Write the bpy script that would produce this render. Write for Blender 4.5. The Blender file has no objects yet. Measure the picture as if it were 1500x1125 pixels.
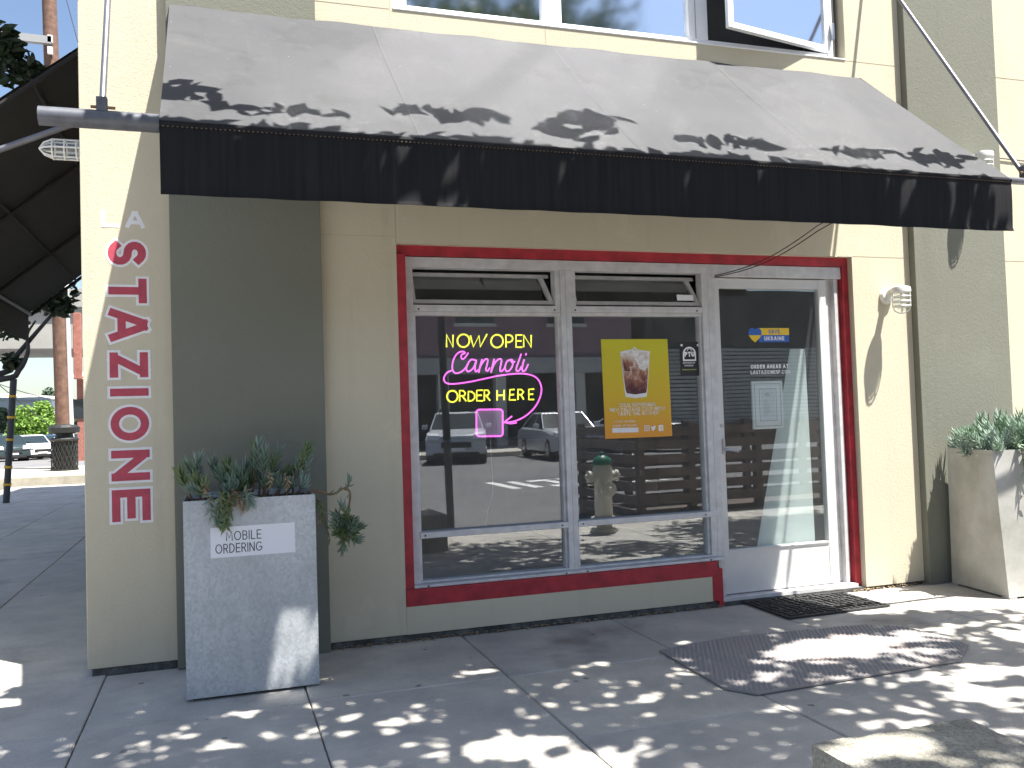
import bpy, math, random
import numpy as np
from mathutils import Vector, Matrix

random.seed(7)
RNG = np.random.default_rng(7)
SC = bpy.context.scene
COL = SC.collection
R_ = math.radians

# ------------------------------------------------------------------ camera
FPX = 1305.8
YAW, PITCH, ROLL = R_(18.3008), R_(1.9797), R_(-1.8505)
CAM = np.array([0.0, -5.0, 1.255])


def cam_axes():
    cy, sy = math.cos(YAW), math.sin(YAW)
    fwd = np.array([sy * math.cos(PITCH), cy * math.cos(PITCH), math.sin(PITCH)])
    right = np.array([cy, -sy, 0.0])
    up = np.cross(right, fwd)
    c, s = math.cos(ROLL), math.sin(ROLL)
    return c * right + s * up, -s * right + c * up, fwd


AX_R, AX_U, AX_F = cam_axes()
cam_data = bpy.data.cameras.new('camera')
cam_data.sensor_width = 36.0
cam_data.lens = FPX / 1500.0 * 36.0
cam_data.clip_start = 0.05
cam_data.clip_end = 2000.0
cam = bpy.data.objects.new('camera', cam_data)
COL.objects.link(cam)
m = Matrix.Identity(4)
for i in range(3):
    m[i][0] = AX_R[i]; m[i][1] = AX_U[i]; m[i][2] = -AX_F[i]; m[i][3] = CAM[i]
cam.matrix_world = m
SC.camera = cam


def at(x, y, Y=0.0):
    """photo measurement (1500 px wide) -> point of the plane Y = const"""
    d = AX_R * ((x - 750) / FPX) - AX_U * ((y - 562.5) / FPX) + AX_F
    return CAM + d * ((Y - CAM[1]) / d[1])


def at_z(x, y, Z=0.0):
    d = AX_R * ((x - 750) / FPX) - AX_U * ((y - 562.5) / FPX) + AX_F
    return CAM + d * ((Z - CAM[2]) / d[2])


# ------------------------------------------------------------------ light
SUN_DIR = Vector((-0.87, 1.0, -3.2)).normalized()
SUN_EL = math.asin(-SUN_DIR.z)
SUN_AZ = math.atan2(-SUN_DIR.x, -SUN_DIR.y)
world = bpy.data.worlds.new('World')
SC.world = world
world.use_nodes = True
wn = world.node_tree.nodes
wl = world.node_tree.links
wn.clear()
w_out = wn.new('ShaderNodeOutputWorld')
w_bg = wn.new('ShaderNodeBackground')
w_sky = wn.new('ShaderNodeTexSky')
w_sky.sky_type = 'NISHITA'
w_sky.sun_disc = False
w_sky.sun_elevation = SUN_EL
w_sky.sun_rotation = SUN_AZ
w_sky.dust_density = 1.2
w_bg.inputs['Strength'].default_value = 0.068
wl.new(w_sky.outputs[0], w_bg.inputs[0])
wl.new(w_bg.outputs[0], w_out.inputs[0])

sun_data = bpy.data.lights.new('sun', 'SUN')
sun_data.energy = 5.0
sun_data.angle = R_(0.53)
sun_data.color = (1.0, 0.965, 0.91)
sun = bpy.data.objects.new('sun', sun_data)
COL.objects.link(sun)
sun.rotation_euler = SUN_DIR.to_track_quat('-Z', 'Y').to_euler()

SC.view_settings.view_transform = 'Standard'
SC.view_settings.look = 'None'
SC.view_settings.gamma = 1.0
SC.view_settings.use_curve_mapping = False
SC.view_settings.exposure = 1.65
SC.render.engine = 'CYCLES'
SC.cycles.use_denoising = True
SC.cycles.max_bounces = 10
SC.cycles.transparent_max_bounces = 12
SC.cycles.caustics_reflective = True
SC.cycles.caustics_refractive = False
SC.cycles.sample_clamp_indirect = 60.0
SC.cycles.blur_glossy = 0.0


# ------------------------------------------------------------------ materials
class NT:
    def __init__(self, name):
        self.mat = bpy.data.materials.new(name)
        self.mat.use_nodes = True
        self.n = self.mat.node_tree.nodes
        self.l = self.mat.node_tree.links
        self.bsdf = self.n['Principled BSDF']
        self.out = self.n['Material Output']
        self.pos = None

    def new(self, t, **kw):
        nd = self.n.new(t)
        for k, v in kw.items():
            setattr(nd, k, v)
        return nd

    def coord(self, kind='pos', scale=(1, 1, 1)):
        if kind == 'pos':
            src = self.new('ShaderNodeNewGeometry').outputs['Position']
        else:
            src = self.new('ShaderNodeTexCoord').outputs['Object']
        mp = self.new('ShaderNodeMapping')
        mp.inputs['Scale'].default_value = scale
        self.l.new(src, mp.inputs['Vector'])
        return mp.outputs[0]

    def noise(self, scale, detail=4, rough=0.55, vec=None, coord_scale=(1, 1, 1)):
        nd = self.new('ShaderNodeTexNoise')
        nd.inputs['Scale'].default_value = scale
        nd.inputs['Detail'].default_value = detail
        nd.inputs['Roughness'].default_value = rough
        self.l.new(vec if vec is not None else self.coord(scale=coord_scale), nd.inputs['Vector'])
        return nd.outputs['Fac']

    def ramp(self, fac, stops):
        nd = self.new('ShaderNodeValToRGB')
        e = nd.color_ramp.elements
        while len(e) < len(stops):
            e.new(0.5)
        for el, (p, c) in zip(e, stops):
            el.position = p
            el.color = (*c, 1) if len(c) == 3 else c
        self.l.new(fac, nd.inputs[0])
        return nd.outputs[0]

    def mix(self, a, b, fac, mode='MIX'):
        nd = self.new('ShaderNodeMix', data_type='RGBA', blend_type=mode)
        for sock, v in ((nd.inputs[6], a), (nd.inputs[7], b), (nd.inputs[0], fac)):
            if isinstance(v, (tuple, list)):
                sock.default_value = (*v, 1)
            elif isinstance(v, (int, float)):
                sock.default_value = v
            else:
                self.l.new(v, sock)
        return nd.outputs[2]

    def math(self, op, a, b=0.0):
        nd = self.new('ShaderNodeMath', operation=op)
        for sock, v in ((nd.inputs[0], a), (nd.inputs[1], b)):
            if isinstance(v, (int, float)):
                sock.default_value = v
            else:
                self.l.new(v, sock)
        return nd.outputs[0]

    def bump(self, h, strength=0.3, dist=0.01):
        nd = self.new('ShaderNodeBump')
        nd.inputs['Strength'].default_value = strength
        nd.inputs['Distance'].default_value = dist
        self.l.new(h, nd.inputs['Height'])
        self.l.new(nd.outputs[0], self.bsdf.inputs['Normal'])

    def set(self, color=None, rough=0.6, metal=0.0, spec=0.5, emit=None, estr=0.0):
        b = self.bsdf
        if color is not None:
            if isinstance(color, (tuple, list)):
                b.inputs['Base Color'].default_value = (*color, 1)
            else:
                self.l.new(color, b.inputs['Base Color'])
        if isinstance(rough, (int, float)):
            b.inputs['Roughness'].default_value = rough
        else:
            self.l.new(rough, b.inputs['Roughness'])
        b.inputs['Metallic'].default_value = metal
        b.inputs['Specular IOR Level'].default_value = spec
        if emit:
            b.inputs['Emission Color'].default_value = (*emit, 1)
            b.inputs['Emission Strength'].default_value = estr
        return self.mat


M = {}


def plain(name, color, rough=0.6, metal=0.0, var=0.0, vscale=6.0, spec=0.5):
    t = NT(name)
    c = color
    if var:
        f = t.noise(vscale, 5)
        lo = tuple(x * (1 - var) for x in color)
        hi = tuple(min(1, x * (1 + var)) for x in color)
        c = t.ramp(f, [(0.3, lo), (0.7, hi)])
    M[name] = t.set(c, rough, metal, spec)
    return M[name]


def stucco(name, color):
    t = NT(name)
    big = t.noise(0.9, 4)
    fine = t.noise(120, 3, 0.6)
    streak = t.noise(1.0, 4, 0.6, coord_scale=(9, 9, 0.7))
    c = t.mix(tuple(x * 0.88 for x in color), tuple(min(1, x * 1.07) for x in color), big)
    c = t.mix(c, tuple(x * 0.72 for x in color), t.math('MULTIPLY', t.ramp(streak, [(0.56, (0, 0, 0)), (0.8, (1, 1, 1))]), 0.35))
    patch = t.noise(2.3, 6, 0.68)
    c = t.mix(c, tuple(min(1, x * 1.16) for x in color), t.math('MULTIPLY', t.ramp(patch, [(0.60, (0, 0, 0)), (0.64, (1, 1, 1))]), 0.30))
    scuff = t.noise(11, 6, 0.75)
    c = t.mix(c, tuple(x * 0.55 for x in color), t.math('MULTIPLY', t.ramp(scuff, [(0.66, (0, 0, 0)), (0.76, (1, 1, 1))]), 0.40))
    M[name] = t.set(c, 0.9, 0, 0.25)
    grain = t.math('ADD', t.math('MULTIPLY', fine, 0.8), t.math('MULTIPLY', t.noise(45, 2), 0.5))
    t.bump(grain, 0.36, 0.007)
    return M[name]


stucco('stucco_beige', (0.575, 0.52, 0.39))
stucco('stucco_olive', (0.185, 0.187, 0.15))
stucco('stucco_joint', (0.48, 0.435, 0.33))
stucco('stucco_mauve', (0.25, 0.17, 0.21))
stucco('stucco_pale', (0.55, 0.55, 0.52))

# concrete pavement
t = NT('concrete_slab')
info = t.new('ShaderNodeObjectInfo').outputs['Random']
speck = t.noise(160, 3, 0.7)
blot = t.noise(1.6, 6, 0.62)
stain = t.noise(0.75, 5, 0.6)
c = t.ramp(blot, [(0.28, (0.47, 0.455, 0.425)), (0.72, (0.61, 0.585, 0.54))])
c = t.mix(c, (0.15, 0.125, 0.10), t.math('MULTIPLY', t.ramp(stain, [(0.60, (0, 0, 0)), (0.72, (1, 1, 1))]), 0.55))
c = t.mix(c, t.ramp(speck, [(0.3, (0.55, 0.55, 0.55)), (0.7, (1.1, 1.1, 1.1))]), 0.45, 'MULTIPLY')
c = t.mix(c, t.ramp(info, [(0.0, (0.94, 0.94, 0.95)), (1.0, (1.06, 1.04, 1.0))]), 1.0, 'MULTIPLY')
spots = t.noise(26, 2, 0.5)
c = t.mix(c, (0.06, 0.06, 0.06), t.math('MULTIPLY', t.ramp(spots, [(0.73, (0, 0, 0)), (0.78, (1, 1, 1))]), 0.5))
vg = t.new('ShaderNodeTexVoronoi'); vg.inputs['Scale'].default_value = 5.5; vg.inputs['Randomness'].default_value = 1.0
t.l.new(t.coord(), vg.inputs['Vector'])
wob = t.math('ADD', vg.outputs['Distance'], t.math('MULTIPLY', t.noise(30, 3), 0.06))
sepg = t.new('ShaderNodeSeparateColor'); t.l.new(vg.outputs['Color'], sepg.inputs[0])
gum = t.math('MULTIPLY', t.ramp(wob, [(0.10, (1, 1, 1)), (0.125, (0, 0, 0))]), t.ramp(sepg.outputs[0], [(0.58, (0, 0, 0)), (0.62, (1, 1, 1))]))
c = t.mix(c, (0.13, 0.125, 0.12), t.math('MULTIPLY', gum, 0.7))
grit = t.noise(420, 2, 0.6)
c = t.mix(c, t.ramp(grit, [(0.35, (0.62, 0.61, 0.60)), (0.62, (1.12, 1.12, 1.12))]), 0.55, 'MULTIPLY')
wash = t.noise(3.4, 7, 0.7)
c = t.mix(c, t.ramp(wash, [(0.35, (0.80, 0.80, 0.81)), (0.66, (1.10, 1.085, 1.06))]), 0.8, 'MULTIPLY')
M['concrete_slab'] = t.set(c, 0.92, 0, 0.3)
t.bump(t.math('ADD', speck, t.math('MULTIPLY', blot, 0.8)), 0.3, 0.004)

t = NT('concrete_rough')
f1 = t.noise(9, 6, 0.65); f2 = t.noise(90, 4, 0.7)
c = t.ramp(f1, [(0.25, (0.38, 0.36, 0.30)), (0.75, (0.62, 0.59, 0.51))])
c = t.mix(c, t.ramp(f2, [(0.3, (0.35, 0.35, 0.33)), (0.65, (1, 1, 1))]), 0.8, 'MULTIPLY')
M['concrete_rough'] = t.set(c, 0.95, 0, 0.2)
t.bump(t.math('ADD', f1, f2), 0.8, 0.02)

t = NT('asphalt')
f1 = t.noise(0.35, 5); f2 = t.noise(120, 2)
c = t.mix(t.ramp(f1, [(0.3, (0.15, 0.15, 0.155)), (0.7, (0.21, 0.205, 0.20))]), t.ramp(f2, [(0.3, (0.6, 0.6, 0.6)), (0.7, (1, 1, 1))]), 0.6, 'MULTIPLY')
M['asphalt'] = t.set(c, 0.9, 0, 0.3)

t = NT('joint_dirt')
M['joint_dirt'] = t.set(t.ramp(t.noise(40, 4), [(0.3, (0.09, 0.09, 0.09)), (0.7, (0.19, 0.18, 0.16))]), 1.0, 0, 0.1)

t = NT('plinth_concrete')
f = t.noise(14, 6, 0.7)
M['plinth_concrete'] = t.set(t.ramp(f, [(0.25, (0.03, 0.03, 0.03)), (0.55, (0.12, 0.12, 0.115)), (0.8, (0.25, 0.245, 0.23))]), 0.95, 0, 0.2)
t.bump(f, 0.9, 0.02)

# weathered awning canvas
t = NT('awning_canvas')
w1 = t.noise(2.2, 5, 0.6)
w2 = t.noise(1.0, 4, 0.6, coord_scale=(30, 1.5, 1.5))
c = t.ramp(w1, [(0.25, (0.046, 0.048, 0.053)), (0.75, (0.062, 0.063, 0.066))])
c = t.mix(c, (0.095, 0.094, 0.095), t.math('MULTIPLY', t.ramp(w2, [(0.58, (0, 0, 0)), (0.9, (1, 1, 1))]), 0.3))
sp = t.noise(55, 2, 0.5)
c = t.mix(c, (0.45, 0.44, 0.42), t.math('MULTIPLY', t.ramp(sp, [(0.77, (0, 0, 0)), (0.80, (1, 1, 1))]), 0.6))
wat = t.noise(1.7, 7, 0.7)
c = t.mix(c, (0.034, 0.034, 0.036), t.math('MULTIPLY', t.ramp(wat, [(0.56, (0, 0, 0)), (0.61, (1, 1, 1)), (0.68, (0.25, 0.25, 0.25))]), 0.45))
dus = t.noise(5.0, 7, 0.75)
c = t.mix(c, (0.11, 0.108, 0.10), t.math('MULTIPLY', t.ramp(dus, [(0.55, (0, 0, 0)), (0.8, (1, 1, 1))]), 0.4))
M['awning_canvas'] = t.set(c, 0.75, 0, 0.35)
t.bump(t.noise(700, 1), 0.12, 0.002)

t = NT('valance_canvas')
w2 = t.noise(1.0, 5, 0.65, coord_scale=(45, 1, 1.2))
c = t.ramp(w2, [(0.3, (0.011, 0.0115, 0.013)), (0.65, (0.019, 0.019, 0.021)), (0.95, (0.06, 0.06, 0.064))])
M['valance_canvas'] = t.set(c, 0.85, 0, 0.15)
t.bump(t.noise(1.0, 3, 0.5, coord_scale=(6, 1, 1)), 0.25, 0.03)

plain('seam_grey', (0.12, 0.118, 0.118), 0.8)
plain('canvas_black', (0.008, 0.0075, 0.0075), 0.8, var=0.3)
plain('pipe_grey', (0.10, 0.105, 0.12), 0.45, 0.2, var=0.25, vscale=20)
plain('rod_grey', (0.17, 0.17, 0.19), 0.4, 0.5, var=0.2)
plain('pipe_dark', (0.06, 0.06, 0.065), 0.5, 0.3)
plain('trim_red', (0.36, 0.022, 0.032), 0.55, var=0.30, vscale=11)
plain('letter_red', (0.43, 0.055, 0.085), 0.6, var=0.16, vscale=20)
plain('letter_white', (0.75, 0.74, 0.74), 0.6, var=0.05, vscale=20)
plain('frame_silver', (0.58, 0.57, 0.565), 0.45, 0.15, var=0.14, vscale=14)
plain('frame_shadowgap', (0.06, 0.06, 0.06), 0.7)
plain('window_white', (0.80, 0.81, 0.82), 0.45, var=0.04)
plain('door_white', (0.63, 0.62, 0.60), 0.42, 0.1, var=0.06, vscale=5)
plain('steel', (0.55, 0.55, 0.56), 0.28, 0.95)
plain('screw_dark', (0.05, 0.05, 0.05), 0.5, 0.5)
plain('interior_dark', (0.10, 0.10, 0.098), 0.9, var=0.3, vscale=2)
plain('interior_floor', (0.10, 0.09, 0.08), 0.6, var=0.2)
plain('counter_wood', (0.12, 0.085, 0.06), 0.5, var=0.3)
plain('panel_white', (0.66, 0.70, 0.69), 0.7, var=0.04)
plain('paper_white', (0.80, 0.80, 0.82), 0.7)
plain('ink_black', (0.03, 0.03, 0.04), 0.7)
plain('ink_grey', (0.35, 0.35, 0.37), 0.7)
plain('decal_white', (0.9, 0.9, 0.9), 0.6)
plain('decal_black', (0.02, 0.02, 0.02), 0.5)
plain('decal_blue', (0.03, 0.12, 0.46), 0.5)
plain('decal_yellow', (0.83, 0.56, 0.03), 0.5)
plain('decal_green', (0.25, 0.30, 0.08), 0.5)
plain('rubber', (0.022, 0.022, 0.022), 0.75, var=0.3, vscale=30)
plain('soil', (0.05, 0.04, 0.03), 1.0, var=0.5, vscale=60)
plain('cable_black', (0.012, 0.012, 0.012), 0.5)
plain('cable_clear', (0.6, 0.6, 0.6), 0.4)
plain('lamp_white', (0.72, 0.71, 0.68), 0.4, var=0.08)
plain('lamp_grey', (0.32, 0.32, 0.31), 0.5, 0.2)
plain('wood_pole', (0.155, 0.085, 0.058), 0.85, var=0.35, vscale=9)
plain('wood_slat', (0.16, 0.125, 0.115), 0.75, var=0.3, vscale=5)
plain('litter_leaf', (0.33, 0.24, 0.14), 0.9, var=0.6, vscale=35)
plain('stem_brown', (0.21, 0.13, 0.075), 0.85, var=0.3, vscale=40)
plain('bark', (0.10, 0.085, 0.07), 0.9, var=0.4, vscale=12)
plain('bark_dark', (0.045, 0.042, 0.045), 0.9, var=0.4, vscale=12)
plain('overpass', (0.30, 0.29, 0.26), 0.9, var=0.12, vscale=0.5)
plain('can_black', (0.016, 0.017, 0.016), 0.5, var=0.3)
plain('road_paint', (0.75, 0.74, 0.70), 0.8, var=0.15, vscale=12)
plain('paint_yellow', (0.62, 0.38, 0.04), 0.7)
plain('kerb_concrete', (0.40, 0.36, 0.28), 0.9, var=0.2, vscale=4)
plain('brick_red', (0.30, 0.12, 0.09), 0.9, var=0.3, vscale=9)
plain('hydrant_white', (0.62, 0.60, 0.53), 0.5, var=0.12, vscale=15)
plain('hydrant_green', (0.02, 0.17, 0.10), 0.4)
plain('car_silver', (0.52, 0.54, 0.57), 0.25, 0.15)
plain('car_grey', (0.42, 0.44, 0.46), 0.25, 0.6)
plain('car_white', (0.75, 0.75, 0.75), 0.3)
plain('car_dark', (0.04, 0.06, 0.06), 0.25, 0.3)
plain('car_blue', (0.06, 0.12, 0.22), 0.25, 0.3)
plain('car_glass', (0.02, 0.03, 0.035), 0.06)
plain('car_light', (0.75, 0.77, 0.78), 0.12)
plain('tyre', (0.02, 0.02, 0.02), 0.8)
plain('roof_pale', (0.62, 0.62, 0.60), 0.8)
plain('facade_blue', (0.38, 0.46, 0.52), 0.8, var=0.06)
plain('siding_grey', (0.34, 0.36, 0.37), 0.6, var=0.1)
plain('garage_dark', (0.07, 0.072, 0.07), 0.8, var=0.2)
plain('pole_dark', (0.035, 0.038, 0.045), 0.6)
plain('neon_back', (0.55, 0.42, 0.55), 0.5)

t = NT('galvanised_steel')
vor = t.new('ShaderNodeTexVoronoi'); vor.inputs['Scale'].default_value = 95
t.l.new(t.coord(scale=(1, 1, 0.75)), vor.inputs['Vector'])
cell = vor.outputs['Color']
sep = t.new('ShaderNodeSeparateColor'); t.l.new(cell, sep.inputs[0])
wear = t.noise(2.2, 5, 0.6)
streak = t.noise(1.0, 4, 0.6, coord_scale=(14, 14, 1.0))
c = t.ramp(sep.outputs[0], [(0.0, (0.42, 0.45, 0.465)), (1.0, (0.56, 0.585, 0.60))])
c = t.mix(c, (0.30, 0.325, 0.34), t.math('MULTIPLY', t.ramp(wear, [(0.42, (0, 0, 0)), (0.7, (1, 1, 1))]), 0.5))
c = t.mix(c, (0.62, 0.63, 0.64), t.math('MULTIPLY', t.ramp(streak, [(0.5, (0, 0, 0)), (0.75, (1, 1, 1))]), 0.4))
M['galvanised_steel'] = t.set(c, t.math('ADD', t.math('MULTIPLY', sep.outputs[0], 0.12), 0.42), 0.35, 0.5)

t = NT('galvanised_pale')
wear = t.noise(3.0, 6, 0.65)
c = t.ramp(wear, [(0.25, (0.30, 0.29, 0.25)), (0.5, (0.45, 0.44, 0.40)), (0.8, (0.56, 0.56, 0.55))])
edge = t.noise(1.2, 5, 0.6, coord_scale=(7, 7, 1))
c = t.mix(c, (0.33, 0.26, 0.16), t.math('MULTIPLY', t.ramp(edge, [(0.6, (0, 0, 0)), (0.8, (1, 1, 1))]), 0.4))
M['galvanised_pale'] = t.set(c, 0.55, 0.2, 0.4)

t = NT('tread_steel')
rust = t.noise(3.0, 6, 0.6)
c = t.ramp(rust, [(0.3, (0.26, 0.255, 0.255)), (0.55, (0.31, 0.285, 0.275)), (0.75, (0.34, 0.275, 0.245))])
M['tread_steel'] = t.set(c, 0.6, 0.15, 0.4)


def leaf_mat(name, lo, hi, rough=0.5, trans=0.25):
    t = NT(name)
    c = t.ramp(t.noise(5.0, 2), [(0.3, lo), (0.7, hi)])
    t.set(c, rough, 0, 0.4)
    tr = t.new('ShaderNodeBsdfTranslucent')
    t.l.new(c, tr.inputs[0])
    mx = t.new('ShaderNodeMixShader'); mx.inputs[0].default_value = trans
    t.l.new(t.bsdf.outputs[0], mx.inputs[1]); t.l.new(tr.outputs[0], mx.inputs[2])
    t.l.new(mx.outputs[0], t.out.inputs[0])
    M[name] = t.mat


leaf_mat('leaf_dark', (0.035, 0.055, 0.02), (0.075, 0.11, 0.035), 0.4, 0.12)
leaf_mat('leaf_deep', (0.016, 0.028, 0.015), (0.035, 0.055, 0.022), 0.35, 0.1)
leaf_mat('leaf_bright', (0.14, 0.25, 0.04), (0.25, 0.40, 0.08), 0.6, 0.3)
leaf_mat('leaf_hill', (0.05, 0.08, 0.05), (0.09, 0.13, 0.08), 0.7, 0.2)
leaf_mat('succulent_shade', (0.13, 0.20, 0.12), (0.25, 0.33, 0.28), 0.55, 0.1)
leaf_mat('succulent_green', (0.11, 0.16, 0.06), (0.20, 0.25, 0.12), 0.55, 0.1)
leaf_mat('succulent_blue', (0.20, 0.31, 0.18), (0.37, 0.46, 0.39), 0.55, 0.15)


def glass(name, base, gain, tint=(0.8, 0.86, 0.84), rough=0.0, dust_haze=0.0):
    t = NT(name)
    tr = t.new('ShaderNodeBsdfTransparent'); tr.inputs[0].default_value = (*tint, 1)
    gl = t.new('ShaderNodeBsdfGlossy'); gl.inputs['Roughness'].default_value = rough
    gl.inputs[0].default_value = (0.95, 0.97, 1.0, 1)
    lw_ = t.new('ShaderNodeLayerWeight'); lw_.inputs[0].default_value = 0.5
    fac = t.math('ADD', t.math('MULTIPLY', t.math('POWER', lw_.outputs['Facing'], 4.0), gain), base)
    # slight waviness of float glass
    nz = t.noise(1.3, 2, 0.4)
    bp = t.new('ShaderNodeBump'); bp.inputs['Strength'].default_value = 0.02; bp.inputs['Distance'].default_value = 0.02
    t.l.new(nz, bp.inputs['Height']); t.l.new(bp.outputs[0], gl.inputs['Normal'])
    mx = t.new('ShaderNodeMixShader')
    t.l.new(fac, mx.inputs[0]); t.l.new(tr.outputs[0], mx.inputs[1]); t.l.new(gl.outputs[0], mx.inputs[2])
    if dust_haze:  # pale diffuse haze lifting the dark glass, patchy like dust
        df_ = t.new('ShaderNodeBsdfDiffuse'); df_.inputs[0].default_value = (0.6, 0.6, 0.58, 1)
        m2 = t.new('ShaderNodeMixShader')
        haze_fac = t.math('MULTIPLY', t.ramp(t.noise(4.0, 6, 0.7), [(0.3, (0.5, 0.5, 0.5)), (0.7, (1, 1, 1))]), dust_haze)
        t.l.new(haze_fac, m2.inputs[0]); t.l.new(mx.outputs[0], m2.inputs[1]); t.l.new(df_.outputs[0], m2.inputs[2])
        mx = m2
    t.l.new(mx.outputs[0], t.out.inputs[0])
    M[name] = t.mat


glass('shop_glass', 0.125, 0.5, (0.93, 0.96, 0.95), 0.0, 0.045)
glass('upper_glass', 0.80, 0.2, (0.4, 0.45, 0.5), 0.075)
glass('lamp_glass', 0.10, 0.6, (0.9, 0.92, 0.9), 0.15)


def emitter(name, col, strength):
    t = NT(name)
    M[name] = t.set(tuple(x * 0.6 for x in col), 0.4, 0, 0.5, col, strength)


emitter('neon_yellow', (0.95, 0.93, 0.06), 0.62)
emitter('neon_pink', (1.0, 0.16, 0.86), 0.62)

# printed poster: yellow at the head running into orange at the foot
t = NT('poster_print')
tc = t.new('ShaderNodeTexCoord'); sp_ = t.new('ShaderNodeSeparateXYZ')
t.l.new(tc.outputs['Generated'], sp_.inputs[0])
M['poster_print'] = t.set(t.ramp(sp_.outputs[2], [(0.0, (0.72, 0.30, 0.03)), (0.45, (0.66, 0.45, 0.02)), (1.0, (0.60, 0.56, 0.02))]), 0.6)
t = NT('coffee_print')
f = t.noise(28, 5, 0.6, coord_scale=(1, 1, 0.6))
sp_ = t.new('ShaderNodeSeparateXYZ'); t.l.new(t.new('ShaderNodeTexCoord').outputs['Generated'], sp_.inputs[0])
g = t.math('ADD', t.math('MULTIPLY', f, 0.9), t.math('MULTIPLY', sp_.outputs[2], 0.55))
M['coffee_print'] = t.set(t.ramp(g, [(0.35, (0.035, 0.012, 0.03)), (0.55, (0.12, 0.03, 0.03)), (0.72, (0.33, 0.14, 0.08)), (0.95, (0.62, 0.50, 0.40))]), 0.6)
t = NT('foam_print')
M['foam_print'] = t.set(t.ramp(t.noise(40, 4), [(0.3, (0.55, 0.45, 0.36)), (0.6, (0.82, 0.80, 0.78))]), 0.6)


# ------------------------------------------------------------------ mesh helpers
class MB:
    def __init__(self):
        self.v = []
        self.f = []

    def add(self, vs, fs):
        o = len(self.v)
        self.v += [tuple(float(c) for c in p) for p in vs]
        self.f += [tuple(i + o for i in f) for f in fs]
        return self

    def box(self, x0, x1, y0, y1, z0, z1):
        vs = [(x, y, z) for z in (z0, z1) for y in (y0, y1) for x in (x0, x1)]
        return self.add(vs, [(0, 2, 3, 1), (4, 5, 7, 6), (0, 1, 5, 4), (2, 6, 7, 3), (0, 4, 6, 2), (1, 3, 7, 5)])

    def hexa(self, a, b):
        """a, b: two quads (4 points each, same order) joined"""
        return self.add(list(a) + list(b), [(3, 2, 1, 0), (4, 5, 6, 7), (0, 1, 5, 4), (1, 2, 6, 5), (2, 3, 7, 6), (3, 0, 4, 7)])

    def prism(self, poly, fn, d0, d1):
        """poly: 2-D outline; fn(u, v, d) -> 3-D"""
        n = len(poly)
        vs = [fn(u, v, d0) for u, v in poly] + [fn(u, v, d1) for u, v in poly]
        fs = [tuple(range(n))[::-1], tuple(range(n, 2 * n))] + [(i, (i + 1) % n, n + (i + 1) % n, n + i) for i in range(n)]
        return self.add(vs, fs)

    def tube(self, pts, r, n=8, caps=True):
        pts = [Vector(p) for p in pts]
        rs = r if isinstance(r, (list, tuple)) else [r] * len(pts)
        rings = []
        prev = None
        for i, p in enumerate(pts):
            if i == 0:
                d = pts[1] - pts[0]
            elif i == len(pts) - 1:
                d = pts[-1] - pts[-2]
            else:
                d = (pts[i + 1] - pts[i]).normalized() + (pts[i] - pts[i - 1]).normalized()
            d = d.normalized() if d.length > 1e-9 else Vector((0, 0, 1))
            if prev is None:
                a = d.orthogonal().normalized()
            else:
                a = prev - d * prev.dot(d)
                a = a.normalized() if a.length > 1e-6 else d.orthogonal().normalized()
            prev = a
            b = d.cross(a)
            rings.append([p + (a * math.cos(2 * math.pi * k / n) + b * math.sin(2 * math.pi * k / n)) * rs[i] for k in range(n)])
        vs = [q for rg in rings for q in rg]
        fs = []
        for i in range(len(pts) - 1):
            for k in range(n):
                fs.append((i * n + k, i * n + (k + 1) % n, (i + 1) * n + (k + 1) % n, (i + 1) * n + k))
        if caps:
            fs.append(tuple(range(n))[::-1])
            fs.append(tuple(range((len(pts) - 1) * n, len(pts) * n)))
        return self.add(vs, fs)

    def lathe(self, prof, org, axis=(0, 0, 1), n=20):
        ax = Vector(axis).normalized()
        a = ax.orthogonal().normalized(); b = ax.cross(a)
        org = Vector(org)
        vs = []
        for r, h in prof:
            for k in range(n):
                th = 2 * math.pi * k / n
                vs.append(org + ax * h + (a * math.cos(th) + b * math.sin(th)) * r)
        fs = []
        for i in range(len(prof) - 1):
            for k in range(n):
                fs.append((i * n + k, i * n + (k + 1) % n, (i + 1) * n + (k + 1) % n, (i + 1) * n + k))
        fs.append(tuple(range(n))[::-1])
        fs.append(tuple(range((len(prof) - 1) * n, len(prof) * n)))
        return self.add(vs, fs)

    def build(self, name, mat, parent=None, smooth=False, bevel=0.0, origin=None):
        me = bpy.data.meshes.new(name)
        vs = self.v
        if origin is not None:
            vs = [(x - origin[0], y - origin[1], z - origin[2]) for x, y, z in vs]
        me.from_pydata(vs, [], self.f)
        me.materials.append(M[mat])
        if smooth:
            me.polygons.foreach_set('use_smooth', [True] * len(me.polygons))
        me.update()
        o = bpy.data.objects.new(name, me)
        COL.objects.link(o)
        if origin is not None:
            o.location = origin
        if parent is not None:
            o.parent = parent
            if origin is None:
                o.matrix_parent_inverse = parent.matrix_basis.inverted()
            else:
                o.matrix_parent_inverse = parent.matrix_basis.inverted()
        if bevel:
            md = o.modifiers.new('edge', 'BEVEL')
            md.width = bevel; md.segments = 2; md.limit_method = 'ANGLE'
        if smooth:
            try:
                me.set_sharp_from_angle(angle=R_(40))
            except Exception:
                pass
        return o


def box(name, mat, parent, x0, x1, y0, y1, z0, z1, bevel=0.0):
    return MB().box(x0, x1, y0, y1, z0, z1).build(name, mat, parent, bevel=bevel)


def thing(name, label, cat, loc=(0, 0, 0), group=None):
    o = bpy.data.objects.new(name, None)
    o.empty_display_size = 0.1
    o.location = loc
    COL.objects.link(o)
    return tag(o, label, cat, group)


def tag(o, label=None, cat=None, group=None, kind=None):
    if label: o['label'] = label
    if cat: o['category'] = cat
    if group: o['group'] = group
    if kind: o['kind'] = kind
    return o


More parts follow.
